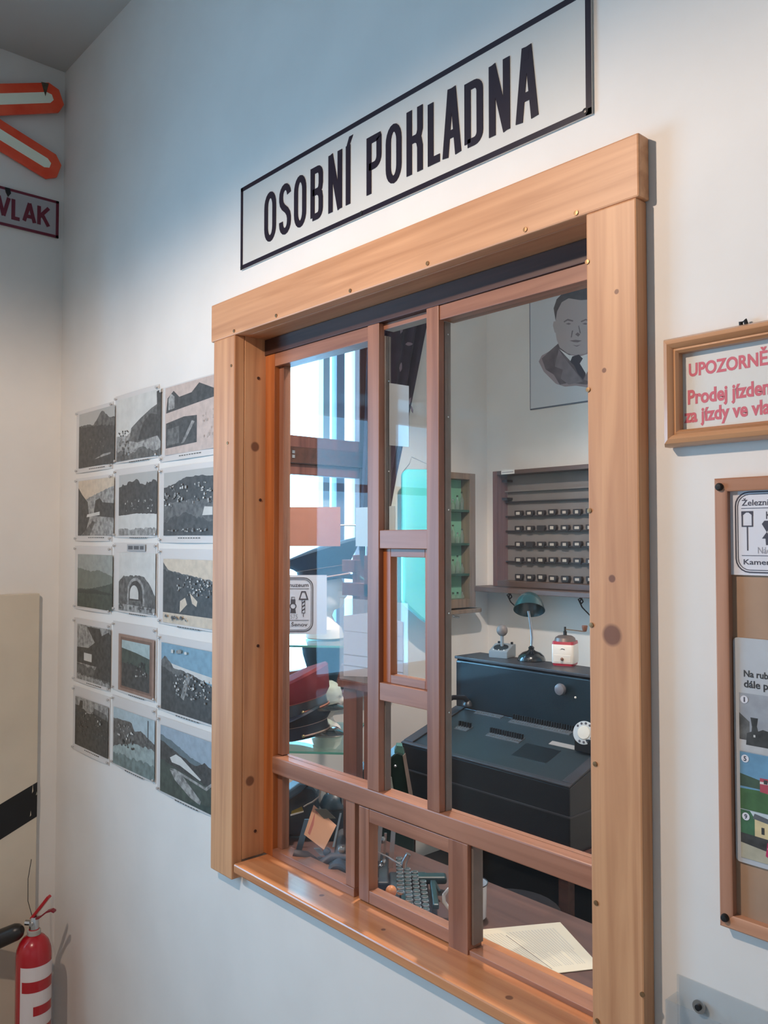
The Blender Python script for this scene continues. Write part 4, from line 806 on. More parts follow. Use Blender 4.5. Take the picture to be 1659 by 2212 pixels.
# ---- glass display stand with caps on white heads
VR = math.radians(42); v0 = at(748, 1628, 2.8)
vt = thing('display_stand', 'display stand of two green-edged glass shelves on steel posts before the brown window', 'shelf unit', (v0.x, v0.y, 0), VR)
M_GSH = glass('green_tinted_shelf', (.82, .95, .9), haze=.06, haze_rgb=(170, 215, 205)); M_GED = mat('green_glass_edge', (96, 168, 150), .2, coat=.5)
for z in (.889, 1.243):
    s_ = MB().box(-.46, 0, .002, .46, z - .006, z).build('glass_shelf', M_GSH, vt)
    MB().box(-.46, 0, 0, .002, z - .0065, z + .0005).build('green_edge', M_GED, s_); MB().box(0, .002, .002, .46, z - .0065, z + .0005).build('green_edge', M_GED, s_)
for (x, y) in ((.012, .47), (-.47, .47), (-.47, .012)):
    MB().lathe([(.010, 0), (.010, 1.58), (.006, 1.60)], (x, y, 0), 14).build('post', mat('blue_grey_steel_post', (150, 158, 178), .3, .6), vt, smooth=True)
for (x, y) in ((0, 0),): MB().lathe([(.005, .88), (.005, 1.25)], (-.004, .008, 0), 10).build('shelf_rod', M_STEEL, vt, smooth=True)
M_MAN = mat('white_mannequin', (226, 220, 214), .5)
def mannequin(label, base, H, face_rz):
    """white head on a bust block: one continuous surface; H = total height, face looks along +x before turning"""
    t = thing('mannequin_head', label, 'mannequin head', tuple(base), face_rz, group='white mannequin heads on the glass shelves'); k = H / .33
    prof = [(0, .085, .075, 0), (.006, .095, .085, 0), (.05, .08, .088, 0), (.085, .052, .056, -.006), (.11, .043, .046, -.008), (.135, .048, .050, -.004), (.15, .066, .056, .008), (.17, .078, .062, .008),
            (.20, .084, .068, .004), (.23, .090, .072, 0), (.26, .092, .074, -.002), (.29, .083, .068, -.004), (.312, .062, .050, -.004), (.326, .034, .028, -.004), (.330, .006, .005, -.004)]
    fine = []
    for (a, b) in zip(prof, prof[1:]):
        for i in range(3): fine.append(tuple(a[j] + (b[j] - a[j]) * i / 3 for j in range(4)))
    fine.append(prof[-1]); rs = []; n = 40
    for z, rx, ry, ox in fine:
        ring = []
        for j in range(n):
            a = 2 * math.pi * j / n; da = (a + math.pi) % (2 * math.pi) - math.pi; r = 1.0; ad = abs(da)
            g = lambda c_, w_: math.exp(-((z - c_) / w_) ** 2)
            nose = .020 * g(.205, .012) * math.exp(-(da / .16) ** 2) + .012 * g(.222, .012) * math.exp(-(da / .12) ** 2)
            lips = .007 * g(.182, .006) * math.exp(-(da / .3) ** 2) + .007 * g(.172, .005) * math.exp(-(da / .28) ** 2)
            eye = -.008 * g(.228, .009) * math.exp(-((ad - .42) / .2) ** 2); brow = .005 * g(.243, .007) * math.exp(-((ad - .35) / .35) ** 2)
            ear = .010 * g(.212, .02) * math.exp(-((ad - 1.6) / .13) ** 2); chin = .006 * g(.156, .01) * math.exp(-(da / .35) ** 2)
            e = nose + lips + eye + brow + ear + chin
            ring.append(((ox + (rx + e) * math.cos(a)) * k, (ry + e) * math.sin(a) * k, z * k))
        rs.append(ring)
    MB().rings(rs).build('head_and_neck', M_MAN, t, smooth=True)
    return t
face = VR
p = at(702, 1395, 3.02); p.z = 1.2435; mannequin('white mannequin head wearing the navy cap on the upper glass shelf', p, .245, face)
p = at(706, 1600, 3.05); p.z = .8895; mannequin('white mannequin head behind the red-topped cap on the lower glass shelf', p, .20, face)
def cap(name, label, loc, rz, tilt, ccrown, cband, cvis, tip=.14, piping=(180, 150, 140), crown_h=.085):
    t = thing(name, label, 'cap', tuple(loc), rz); t.rotation_euler = (0, -tilt, rz)
    n = 40; E = lambda a, b, z, ox=0, kx=0: [(ox + a * math.cos(2 * math.pi * j / n), b * math.sin(2 * math.pi * j / n), z + kx * math.cos(2 * math.pi * j / n)) for j in range(n)]
    MB().rings([E(.088, .078, 0), E(.092, .082, .004), E(.094, .083, .042), E(.093, .082, .046)]).build('band', cband, t, smooth=True)
    MB().rings([E(.094, .083, .043), E(.108, .098, .058, .004, .006), E(tip, .122, .058 + crown_h * .55, .0, .022), E(tip + .002, .124, .060 + crown_h * .58, 0, .024), E(tip - .004, .118, .064 + crown_h * .62, 0, .026), E(.06, .05, .066 + crown_h * .72, 0, .012), E(.004, .004, .066 + crown_h * .74, 0, .0)]).build('crown', ccrown, t, smooth=True)
    rs = []
    for i in range(15):
        a = math.radians(-62 + 124 * i / 14); ca, sa = math.cos(a), math.sin(a); L_ = .058 * max(0.03, math.cos(a * 1.42)); d_ = .030 * max(0, math.cos(a * 1.42))
        A_ = Vector((.093 * ca, .083 * sa, .010)); B_ = A_ + Vector((L_ * .6, L_ * .1 * sa, -d_ * .35)); C_ = A_ + Vector((L_, L_ * .1 * sa, -d_))
        rs.append([tuple(A_), tuple(B_ + Vector((0, 0, .003))), tuple(C_), tuple(C_ + Vector((0, 0, -.002))), tuple(B_), tuple(A_ + Vector((-.002, 0, -.004)))])
    MB().rings(rs).build('visor', cvis, t, smooth=True)
    mp = mat('cap_piping', piping, .5)
    MB().tube([(.0955 * math.cos(2 * math.pi * j / n), .0845 * math.sin(2 * math.pi * j / n), .046) for j in range(n)], .0018, 6, True).build('piping', mp, t, smooth=True)
    MB().tube([(.097 * math.cos(math.radians(a)), .086 * math.sin(math.radians(a)), .012) for a in range(-75, 76, 10)], .0028, 6).build('chin_cord', mp, t, smooth=True)
    for s_ in (-1, 1): MB().sphere((.097 * math.cos(1.35), s_ * .087 * math.sin(1.35), .013), .006, 10, 6).build('side_button', mat('dull_gold_button', (176, 160, 120), .3, .8), t, smooth=True)
    return t
M_NAVY = mat('navy_cap_cloth', (52, 76, 96), .8, noise=.1, scale=40); M_VIS = mat('black_patent_visor', (24, 34, 40), .15, coat=1.0); M_NVB = mat('dark_navy_band', (26, 38, 56), .6)
M_REDC = mat('dull_red_cap_cloth', (150, 52, 62), .8, noise=.1, scale=30)
p = at(700, 1240, 3.02); p.z = 1.452; cap('peaked_cap', 'dark navy peaked cap on the mannequin head of the upper glass shelf', p, VR, .15, M_NAVY, M_NVB, M_VIS, .15, crown_h=.075)
p = at(655, 1600, 2.95); p.z = .912; cap('peaked_cap', 'black-banded peaked cap underneath the red-topped cap on the lower glass shelf', p, VR, .20, M_NVB, M_NVB, M_VIS, .10, crown_h=.025)
p = at(655, 1560, 2.95); p.z = .992; cap('peaked_cap', 'red-topped peaked cap with black visor stacked on a black cap', p, VR, .26, M_REDC, mat('black_oilcloth_band', (22, 32, 44), .3, coat=.4), M_VIS, .125, (196, 120, 104), crown_h=.10)
p = at(699, 1490, 3.13); p.z = 1.062; kp = thing('kepi', 'tall dark blue-green kepi below the upper glass shelf', 'cap', tuple(p), VR)
MB().lathe([(.045, 0), (.047, .004), (.060, .05), (.078, .11), (.082, .145), (.080, .165), (.06, .172), (.001, .174)], n=32).build('kepi_body', mat('blue_green_felt', (28, 66, 82), .8), kp, smooth=True)
MB().tube([(.0485 * math.cos(2 * math.pi * j / 24), .0485 * math.sin(2 * math.pi * j / 24), .008) for j in range(24)], .002, 6, True).build('piping', M_NVB, kp, smooth=True)

# ---- curtain
M_CUR = mat('purple_black_curtain', (58, 46, 62), .85, noise=.25, scale=14, rgb2=(44, 34, 46)); zt = 3.0
ct = thing('curtain', 'dark purple leaf-patterned curtain drawn back beside the brown window', 'curtain', (-2.99, 1.6, 1.3))
cols = 26; rows = 20; vs = []
for i in range(rows + 1):
    z = 1.55 + (zt - 1.55) * i / rows
    yr = 1.50 + (1.90 - 1.50) * ((z - 1.55) / (3.0 - 1.55)) ** .9 + .05 * (z < 1.9) * (1.9 - z); yl = 1.36 + .06 * (z - 1.5)
    yr = max(yr, yl + .12)
    for j in range(cols + 1):
        s_ = j / cols; vs.append((-.002 + .022 * math.sin(s_ * 26) * (0.6 + .4 * s_) + .015 * math.sin(s_ * 9 + z), yl + (yr - yl) * s_ - 1.6, z - 1.3))
k = len(vs); fs = [(i * (cols + 1) + j, i * (cols + 1) + j + 1, (i + 1) * (cols + 1) + j + 1, (i + 1) * (cols + 1) + j) for i in range(rows) for j in range(cols)]
co = MB().add(vs, fs); co.open = True; co = co.build('cloth', M_CUR, ct, smooth=True); sd = co.modifiers.new('thick', 'SOLIDIFY'); sd.thickness = .003
M_LEAF = mat('pale_leaf_print', (130, 112, 122), .85)
for (u, v, r, a) in ((868, 712, .022, 70), (884, 743, .026, 10), (866, 793, .024, 80), (884, 868, .026, 60), (890, 884, .02, 110), (873, 940, .022, 50)):
    q_ = on(u, v, x=-2.935); a = math.radians(a); d_ = Vector((0, math.cos(a), math.sin(a))); n_ = Vector((0, -math.sin(a), math.cos(a)))
    P_ = [q_ - d_ * r, q_ - d_ * r * .3 + n_ * r * .35, q_ + d_ * r * .5 + n_ * r * .25, q_ + d_ * r, q_ + d_ * r * .5 - n_ * r * .25, q_ - d_ * r * .3 - n_ * r * .35]
    m = MB(); m.add([tuple(p_ - Vector((-2.99, 1.6, 1.3))) for p_ in P_] + [tuple(p_ - Vector((-2.988, 1.6, 1.3))) for p_ in P_], [tuple(range(6)), tuple(range(11, 5, -1))] + [(i, 6 + i, 6 + (i + 1) % 6, (i + 1) % 6) for i in range(6)]); m.build('leaf_print', M_LEAF, ct)
MB().tube([(0.01, -.75, 1.72), (0.01, .42, 1.72)], .012, 10).build('curtain_rod', M_DARKWOOD, ct, smooth=True)

# ---- turquoise glossy panel hanging on the booth's left wall
tq = thing('turquoise_panel', 'glossy turquoise panel with slanting lower edge hanging left of the green cabinet', 'panel', (XL + .105, 1.60, 1.14), lw)
M_TURQ = mat('turquoise_gloss', (110, 240, 242), .12, coat=1.0)
MB().slab([(-.004, .16), (.02, .135), (.115, .068), (.25, 0), (.25, .812), (.02, .80), (-.004, .775)], -.03, .0).build('panel_body', M_TURQ, tq, bevel=.012)
MB().tube([(.06, .05, .79), (.06, .0, .83), (.12, .049, .87), (.2, .0, .83), (.2, .05, .8)], .0015, 5).build('hanging_wire', M_STEEL, tq)

# ---- green glass-fronted cabinet with laboratory glass
gb = thing('wall_cabinet', 'narrow wooden wall cabinet with green lining and glass bottles left of the corner', 'cabinet', (XL, 1.86, 1.243), lw)
M_OAK = wood('dull_grey_oak', (150, 132, 116), (124, 106, 92), 'z'); M_GRNL = mat('pale_green_lining', (130, 186, 160), .6)
m = MB()
for b in ((0, .022, 0, .705), (.268, .312, 0, .705), (.022, .268, 0, .045), (.022, .268, .672, .705)): m.box(b[0], b[1], -.075, 0, b[2], b[3])
m.build('carcass', M_OAK, gb, bevel=.002)
MB().box(.022, .268, -.012, -.002, .045, .672).build('green_lining', M_GRNL, gb)
for z in (.165, .325, .50): 
    MB().box(.022, .268, -.07, -.012, z, z + .012).build('shelf', mat('dark_green_shelf', (62, 96, 84), .6), gb)
MB().box(.022, .268, -.0745, -.072, .045, .672).build('glass_door', M_GLASS, gb)
MB().tube([(.312, -.04, .49), (.322, -.04, .495), (.325, -.04, .485), (.318, -.04, .475), (.312, -.04, .48)], .0025, 6).build('hook_eye', M_BLK, gb)
MB().prism([(0, -.10), (.30, -.10)] + arc(.31, -.05, .05, .05, -90, 90, 8) + [(0, 0)], -.028, -.008, lambda p, h: (p[0], p[1], h)).build('rounded_base_board', M_OAK, gb, bevel=.003)
MB().tube([(.15, -.06, -.028), (.15, -.065, -.042), (.17, -.07, -.046), (.185, -.07, -.05)], .006, 8).build('coat_hook', M_STEEL, gb, smooth=True)
M_BOT = glass('bottle_glass', (.9, .97, .94), haze=.15, haze_rgb=(220, 240, 232))
zsh = (.177, .337, .512, .045)
WH4 = ('third', 'second', 'top', 'bottom')
for k, z in enumerate(zsh):
    for j in range(4):
        y = .135 + j * .034; hgt = .05 + .02 * ((j + k) % 3)
        w_ = gb.matrix_basis @ Vector((y, -.045, z)); 
        wx, wy, wz = XL + .045, 1.86 + y, 1.243 + z
        if k == 3: hgt = .03
        bt = thing('glass_bottle', 'small clear glass bottle, %s from left, %s shelf of the green cabinet' % (('first', 'second', 'third', 'last')[j], WH4[k]), 'bottle', (wx, wy, wz), group='bottles in the green wall cabinet')
        MB().lathe([(.0001, 0), (.011, 0), (.012, .003), (.012, hgt * .62), (.005, hgt * .75), (.005, hgt), (.0065, hgt)], n=14, cap=False).build('bottle_glass', M_BOT, bt, smooth=True)
        MB().lathe([(.0045, hgt - .004), (.0055, hgt + .004), (.004, hgt + .006)], n=10).build('stopper', M_STEEL if (j + k) % 3 == 0 else mat('dark_stopper', (40, 60, 52), .6), bt)

# ---- ticket cabinet, its shelf
M_RW = wood('reddish_cabinet_wood', (134, 98, 90), (108, 74, 68), 'z'); M_RWH = wood('grey_brown_shelf_wood', (112, 92, 86), (88, 70, 66), 'x')
tcx0, tcx1, tcz0, tcz1, td = -2.925, -2.285, 1.352, 1.962, .10
tc = thing('ticket_cabinet', 'open wooden ticket rack with rows of dark ticket holders on the shelf', 'cabinet', (tcx0, YB, tcz0))
tw_, th_ = tcx1 - tcx0, tcz1 - tcz0
MB().box(0, .030, -td, 0, 0, th_).build('side_panel', M_RW, tc, bevel=.002); MB().box(tw_ - .03, tw_, -td, 0, 0, th_).build('side_panel', M_RW, tc, bevel=.002)
MB().box(.03, tw_ - .03, -td, 0, th_ - .022, th_).build('top_panel', M_RWH, tc, bevel=.002); MB().box(.03, tw_ - .03, -td, 0, 0, .03).build('bottom_panel', M_RWH, tc, bevel=.002)
M_GB = mat('grey_backing', (124, 118, 116), .8, noise=.08, scale=10); MB().box(.03, tw_ - .03, -.012, -.002, .03, th_ - .022).build('backing', M_GB, tc)
MB().box(.062, .150, -td - .002, -td + .001, th_ - .020, th_ + .003).build('name_strip', M_PAPER, tc)
MB().box(.068, .144, -td - .0024, -td - .002, th_ - .012, th_ - .008).build('faint_print_line', M_LLT, tc)
M_HOLD = mat('dark_ticket_holder', (52, 48, 52), .5); M_TKT = mat('ticket_label', (190, 182, 172), .8); M_BLUEH = mat('blue_black_holder', (24, 32, 46), .5)
for i, z in enumerate((.478, .395, .318, .240, .160, .078)[0:6]):
    if i == 0: MB().box(.03, tw_ - .03, -.035, -.012, .50, .507).build('rack_ledge', M_GB, tc); continue
    MB().box(.03, tw_ - .03, -.03, -.012, z + .048, z + .055).build('rack_ledge', M_HOLD, tc)
holder = None
rowz = [on(1141, v, y=YB - .03).z - tcz0 for v in (1109, 1142, 1176, 1210, 1247)]
colx = [on(u, 1176, y=YB - .045).x - tcx0 for u in (1117, 1141, 1165, 1190, 1217, 1244)]; dxs = colx[5] - colx[4]; colx += [colx[5] + dxs, colx[5] + 2 * dxs]
colx = [c_ for c_ in colx if c_ < tw_ - .05]
for r, z in enumerate(rowz):
    for k, x in enumerate(colx):
        if holder is None:
            m = MB().prism([(-.022, .016), (.022, .016), (.026, .004), (.020, -.016), (-.018, -.016), (-.024, .0)], 0, .022, lambda p, h: (p[0], -h, p[1]))
            hb = m.build('ticket_holder', M_HOLD, tc, bevel=.002); hl = MB().box(-.011, .013, -.0235, -.0215, -.006, .009).build('ticket_label', M_TKT, hb); holder = (hb, hl); hb.location = (x, -.016, z)
        else:
            a = holder[0].copy(); C.objects.link(a); a.parent = tc; a.location = (x, -.016, z + random.uniform(-.002, .002))
            if (r, k) in ((1, 2), (2, 1)): continue
            b_ = holder[1].copy(); C.objects.link(b_); b_.parent = a; b_.scale = (random.uniform(.75, 1.1), 1, random.uniform(.8, 1.1))
for z in (.565, .47):
    MB().box(.03, .065, -.06, -.012, z - .012, z).build('corner_ledge', M_HOLD, tc)
sh = thing('wall_shelf', 'long dark wooden wall shelf with curled iron bracket carrying the ticket rack', 'shelf', (-3.03, YB, 1.325))
MB().slab([(0, .0), (.80, .0), (.80, .025), (0, .025)], -.19, 0).build('shelf_board', M_RWH, sh, bevel=.003)
q_ = on(1113, 1300, y=YB - .06) - Vector((-3.03, YB, 1.325))
for bx in (q_.x + .02, .68):
    MB().box(bx, bx + .022, -.010, 0, -.13, 0).build('iron_bracket', M_BLK, sh)
    MB().tube([(bx, -.12, -.004), (bx - .0, -.135, -.02), (bx, -.125, -.032), (bx, -.112, -.024), (bx, -.118, -.014), (bx, -.135, -.006), (bx, -.15, -.01), (bx, -.12, -.05), (bx, -.06, -.09), (bx, -.008, -.12)], .0035, 6).build('iron_scroll', M_BLK, sh, smooth=True)

# ---- portrait print
pt = thing('portrait_print', 'grey portrait print of a man in suit and tie on the booth wall', 'picture', (-2.741, YB, 2.279))
PX, PZ = .50, .66
MB().box(0, PX, -.010, -.001, 0, PZ).build('sheet', mat('portrait_sheet', (206, 208, 210), .6), pt)
m = MB()
for b in ((0, PX, 0, .007), (0, .003, 0, PZ), (PX - .003, PX, 0, PZ)): m.box(b[0], b[1], -.0115, -.0095, b[2], b[3])
m.build('edge_strip', mat('grey_edge', (96, 102, 114), .5), pt)
def pp(zx, zy): q = on(940 + zx / 4.608, 590 + zy / 4.608, y=YB - .011); return (q.x + 2.741, q.z - 2.279)
FC = mat('face_grey', (176, 166, 164), .7); HR = mat('hair_grey', (92, 90, 94), .7, noise=.2, scale=50); ST = mat('suit_grey', (112, 102, 106), .7, noise=.25, scale=24); SL = mat('lapel_grey', (134, 126, 130), .7, noise=.1, scale=30); TI = mat('tie_grey', (66, 64, 74), .7); FS = mat('feature_grey', (122, 112, 114), .7); SV = mat('suit_fade', (160, 146, 148), .7)
layers = [('suit', SV, [(1030, 880), (1060, 820), (1150, 770), (1210, 720), (1500, 760), (1750, 800), (1850, 920), (1800, 1080), (1600, 1150), (1400, 1120), (1290, 1130), (1200, 1100), (1080, 980)]),
          ('suit', ST, [(1060, 850), (1150, 765), (1225, 700), (1400, 860), (1640, 760), (1790, 900), (1720, 1060), (1500, 1110), (1330, 1090), (1240, 1110), (1180, 1010), (1100, 960)]),
          ('lapel', SL, [(1230, 760), (1290, 850), (1380, 960), (1470, 1080), (1330, 1110), (1250, 1050), (1270, 960), (1190, 930)]),
          ('lapel', SL, [(1640, 760), (1560, 900), (1480, 1060), (1580, 1100), (1690, 990), (1650, 930), (1730, 920)]),
          ('shirt_collar', M_PAPER, [(1235, 755), (1330, 815), (1440, 830), (1560, 790), (1640, 750), (1500, 1010), (1440, 960), (1370, 900)]),
          ('neck_tie', TI, [(1365, 830), (1430, 810), (1470, 850), (1440, 900), (1500, 1000), (1470, 1060), (1420, 1000), (1385, 920), (1345, 880)]),
          ('ear', FC, [(1210, 480), (1180, 480), (1172, 520), (1190, 590), (1215, 600)]), ('ear', FC, [(1620, 480), (1655, 480), (1660, 530), (1640, 600), (1615, 600)]),
          ('hair', HR, [(1200, 480), (1180, 350), (1210, 260), (1290, 180), (1400, 140), (1520, 140), (1610, 200), (1660, 290), (1650, 380), (1625, 470), (1560, 330), (1420, 290), (1300, 300), (1215, 400)]),
          ('face', FC, [(1200, 470), (1215, 380), (1260, 290), (1330, 250), (1450, 270), (1560, 260), (1610, 360), (1630, 470), (1625, 600), (1590, 720), (1500, 800), (1400, 815), (1320, 800), (1240, 740), (1210, 660), (1195, 560)]),
          ('brow', FS, [(1280, 480), (1320, 455), (1375, 470), (1372, 484), (1320, 472), (1285, 492)]), ('brow', FS, [(1450, 478), (1500, 455), (1550, 475), (1548, 488), (1500, 470), (1455, 490)]),
          ('eye', FS, [(1300, 505), (1330, 495), (1355, 505), (1330, 514)]), ('eye', FS, [(1465, 505), (1495, 495), (1522, 505), (1495, 514)]),
          ('nose', FS, [(1395, 610), (1420, 590), (1445, 610), (1425, 632)]), ('nose', FS, [(1432, 520), (1452, 600), (1440, 600), (1426, 530)]),
          ('mouth', FS, [(1340, 672), (1400, 664), (1460, 672), (1420, 690), (1380, 686)]), ('cheek', FS, [(1375, 570), (1360, 640), (1352, 640), (1362, 575)]), ('chin', FS, [(1370, 715), (1410, 722), (1450, 712), (1410, 732)])]
for i, (nm, mm, P_) in enumerate(layers):
    m = MB().slab([pp(*q) for q in P_], -.0105 - .00012 * i, -.0100); m.build(nm, mm, pt)

# ---- telephone switchboard
M_SB = mat('black_stained_switchboard', (13, 16, 23), .3, noise=.04, scale=14, coat=.25); M_SBT = mat('worn_black_top', (58, 56, 60), .4, noise=.12, scale=8); M_SBF = mat('teal_black_panel', (12, 32, 42), .35, noise=.2, scale=5)
x0, x1, y1, zf0, yb0, zb0 = -2.676, -1.795, 1.35, .712, 1.70, .822
sb = thing('switchboard', 'large black wooden telephone switchboard with sloping key shelf at the booth wall', 'switchboard', ((x0 + x1) / 2, 1.6, 0)); hw = (x1 - x0) / 2
prof = [(y1 - 1.6, .47), (y1 - 1.6, zf0), (yb0 - 1.6, zb0), (yb0 - 1.6, 1.035), (yb0 + .01 - 1.6, 1.047), (.27, 1.047), (.27, .47)]
MB().prism(prof, -hw, hw, lambda p, h: (h, p[0], p[1])).build('body', M_SB, sb, bevel=.004)
MB().box(-hw - .006, hw + .006, .095, .275, 1.047, 1.060).build('top_board', M_SBT, sb, bevel=.003)
sl = lambda y: zf0 + (zb0 - zf0) * (y - y1) / (yb0 - y1)
def onslope(nm, m_, a0, a1, ya, yb, h=.004, par=sb, b=.0):
    m = MB(); vs = []
    for hh in (0.0005, h):
        for x, y in ((a0, ya), (a1, ya), (a1, yb), (a0, yb)): vs.append((x, y - 1.6, sl(y) + hh))
    return m.add(vs, [(0, 3, 2, 1), (4, 5, 6, 7), (0, 1, 5, 4), (1, 2, 6, 5), (2, 3, 7, 6), (3, 0, 4, 7)]).build(nm, m_, par, bevel=b)
onslope('shelf_rim', M_SBT, -hw, hw, y1, y1 + .018, .008, b=.002); onslope('shelf_rim', M_SBT, -hw, -hw + .055, y1 + .018, yb0 - .002, .010, b=.002); onslope('shelf_rim', M_SBT, hw - .045, hw, y1 + .018, yb0 - .002, .010, b=.002)
onslope('writing_panel', mat('dark_grey_linoleum', (40, 48, 52), .45, noise=.1, scale=10), -hw + .055, hw - .045, y1 + .02, yb0 - .002, .003)
M_KS = mat('key_strip_grey', (84, 88, 92), .4); M_KD = mat('black_switch', (14, 16, 20), .4)
for (ua, ub, va, vb) in ((1033, 1090, 1536, 1548), (1106, 1240, 1556, 1582), (990, 1018, 1570, 1575), (1060, 1128, 1583, 1602)):
    def osl(u, v):
        r = FW * F_PX + RT * (u - 829.5) - UP * (v - 1106.0); k_ = (zb0 - zf0) / (yb0 - y1); t_ = (zf0 + k_ * (EYE.y - y1) - EYE.z) / (r.z - k_ * r.y); return EYE + r * t_
    A_, B_ = osl(ua, va), osl(ub, vb); yy = (A_.y + B_.y) / 2; xa, xb = A_.x - (x0 + x1) / 2, B_.x - (x0 + x1) / 2
    s_ = onslope('key_strip', M_KS, xa, xb, yy - .03, yy + .014, .006)
    m = MB(); n_ = max(4, int((xb - xa) / .0125))
    for j in range(n_): xx = xa + .006 + (xb - xa - .012) * j / (n_ - 1); m.bar((xx, yy - 1.6, sl(yy)), (xx, yy - 1.6 + .002, sl(yy) + .026), .007, .010)
    o = m.build('switch_row', M_KD, s_); o['kind'] = 'stuff'
    m = MB()
    for j in range(n_): xx = xa + .006 + (xb - xa - .012) * j / (n_ - 1); m.lathe([(.0028, .0), (.0028, .003)], (xx, yy - 1.6 - .021, sl(yy - .021) + .006), 6)
    o = m.build('lamp_row', M_CHR, s_); o['kind'] = 'stuff'
onslope('recessed_tray', M_KD, .09, .26, y1 + .10, y1 + .20, .0045, b=.002)
onslope('paper_slip', mat('dirty_paper_slip', (150, 144, 140), .8), .18, .36, y1 + .225, y1 + .25, .0045)
MB().box(-hw + .03, hw - .02, .0985, .1005, zb0 + .01, 1.035).build('front_panel', M_SBF, sb, bevel=.001)
q_ = on(1217, 1488, y=1.695) - Vector(((x0 + x1) / 2, 1.6, 0)); MB().lathe([(.006, .0), (.010, -.006), (.022, -.014), (.025, -.024), (.022, -.034), (.010, -.038)], (q_.x, .0985, q_.z), 22, 'y').build('ringer_knob', mat('grey_bakelite', (112, 110, 116), .35, coat=.3), sb, smooth=True)
q_ = on(1242, 1507, y=1.695) - Vector(((x0 + x1) / 2, 1.6, 0)); MB().sphere((q_.x, .0985, q_.z), .005, 10, 6).build('pilot_lamp', M_PAPER, sb, smooth=True)
m = MB().box(-hw - .003, hw + .003, y1 - .004 - 1.6, .2, .606, .612).build('moulding', M_SBT, sb)
MB().box(-hw - .02, hw + .02, y1 - .02 - 1.6, .27, .445, .47).build('base_board', wood('reddish_base', (92, 62, 58), (70, 46, 44), 'x'), sb, bevel=.003)
for x in (-hw + .01, hw - .05):
    for y in (y1 - 1.6, .20): MB().box(x, x + .04, y, y + .04, 0, .445).build('leg', M_DARKWOOD, sb)
MB().box(-hw + .02, hw - .02, .20, .22, .02, .445).build('shade_panel', M_KD, sb)  # black sheet added to give the darkness under the switchboard
# dial, standing on the right rim
q_ = on(1262, 1583, y=1.56); dl = thing('dial', 'round white-ringed telephone dial at the right end of the switchboard', 'dial', (q_.x, 1.56, sl(1.56) + .012)); q_z = q_.z - sl(1.56) - .012
tn = (EYE - q_).normalized(); tn = Vector((tn.x * .4 + .0, -1, .35)).normalized(); uu = tn.cross(Vector((0, 0, 1))).normalized(); ww = uu.cross(tn)
def dring(prof, nm, m_, n=32): 
    m = MB(); m.rings([[tuple(Vector((0, 0, q_z)) + tn * h_ + (uu * math.cos(2 * math.pi * j / n) + ww * math.sin(2 * math.pi * j / n)) * r_) for j in range(n)] for r_, h_ in prof]); return m.build(nm, m_, dl, smooth=True)
MB().box(-.04, .04, -.01, .02, 0, max(.02, q_z - .02)).build('dial_block', M_SB, dl, bevel=.004)
dring([(.030, -.022), (.044, -.006), (.044, .0)], 'dial_body', M_SB); dring([(.043, -.001), (.044, .002), (.028, .004)], 'number_ring', mat('pale_number_ring', (176, 184, 190), .4)); dring([(.026, .0035), (.024, .007), (.001, .008)], 'centre_disc', mat('cream_disc', (206, 204, 196), .5))
for j in range(10):
    a = math.radians(40 + j * 28); c_ = Vector((0, 0, q_z)) + tn * .0045 + (uu * math.cos(a) + ww * math.sin(a)) * .0355; n = 10; m = MB()
    m.rings([[tuple(c_ + tn * h_ + (uu * math.cos(2 * math.pi * i / n) + ww * math.sin(2 * math.pi * i / n)) * .0045) for i in range(n)] for h_ in (-.002, .0006)]); m.build('finger_hole', M_LINK, dl)
# handset on the left rim
q_ = on(985, 1530, y=1.60); hs_ = thing('handset', 'black telephone handset lying at the left side of the switchboard', 'handset', (-2.60, 1.60, sl(1.60) + .045))
MB().tube([(.0, -.10, .022), (.0, -.07, .045), (.0, 0, .055), (.0, .07, .045), (.0, .10, .022)], [.012, .012, .011, .012, .012], 12).build('handle', M_TWB, hs_, smooth=True)
for y in (-.10, .10): MB().lathe([(.024, 0), (.028, .006), (.026, .018), (.014, .030)], (0, y, 0), 20).build('ear_cup', M_TWB, hs_, smooth=True)
# things standing on the switchboard
o_ = Vector(on(1148, 1427, z=1.06)); dlm = thing('desk_lamp', 'black desk lamp with dark teal domed shade standing on the switchboard', 'lamp', (o_.x, o_.y, 1.06))
M_LB = mat('black_lamp_enamel', (18, 22, 28), .2, coat=.7); M_LS = mat('dark_teal_lamp_enamel', (34, 70, 76), .25, coat=.6)
MB().lathe([(.062, 0), (.063, .006), (.056, .022), (.040, .036), (.018, .044), (.012, .050), (.014, .058), (.006, .066)], n=36).build('lamp_base', M_LB, dlm, smooth=True)
sdv = Vector((RT.x, RT.y, 0)).normalized(); m = MB().tube([tuple(sdv * a + Vector((0, 0, z))) for a, z in ((.0, .06), (.003, .10), (.0, .14), (-.006, .185), (-.012, .22))], [.005, .006, .006, .0055, .006], 10); m.build('stem', M_CHR, dlm, smooth=True)
top = Vector((0, 0, .255)) - sdv * .008; ax = (-hx * .55 - Vector((0, 0, 1)) * .9 - sdv * .12).normalized(); u_ = ax.cross(sdv).normalized(); w_ = ax.cross(u_); m = MB(); n = 32; rs = []
for r_, h_ in ((.004, -.050), (.020, -.047), (.040, -.034), (.055, -.012), (.064, .012), (.070, .034), (.0685, .034), (.062, .012), (.052, -.010), (.038, -.030), (.018, -.043), (.003, -.045)):
    rs.append([tuple(top + ax * h_ + (u_ * math.cos(2 * math.pi * j / n) + w_ * math.sin(2 * math.pi * j / n)) * r_) for j in range(n)])
m.rings(rs); m.build('lamp_shade', M_LS, dlm, smooth=True)
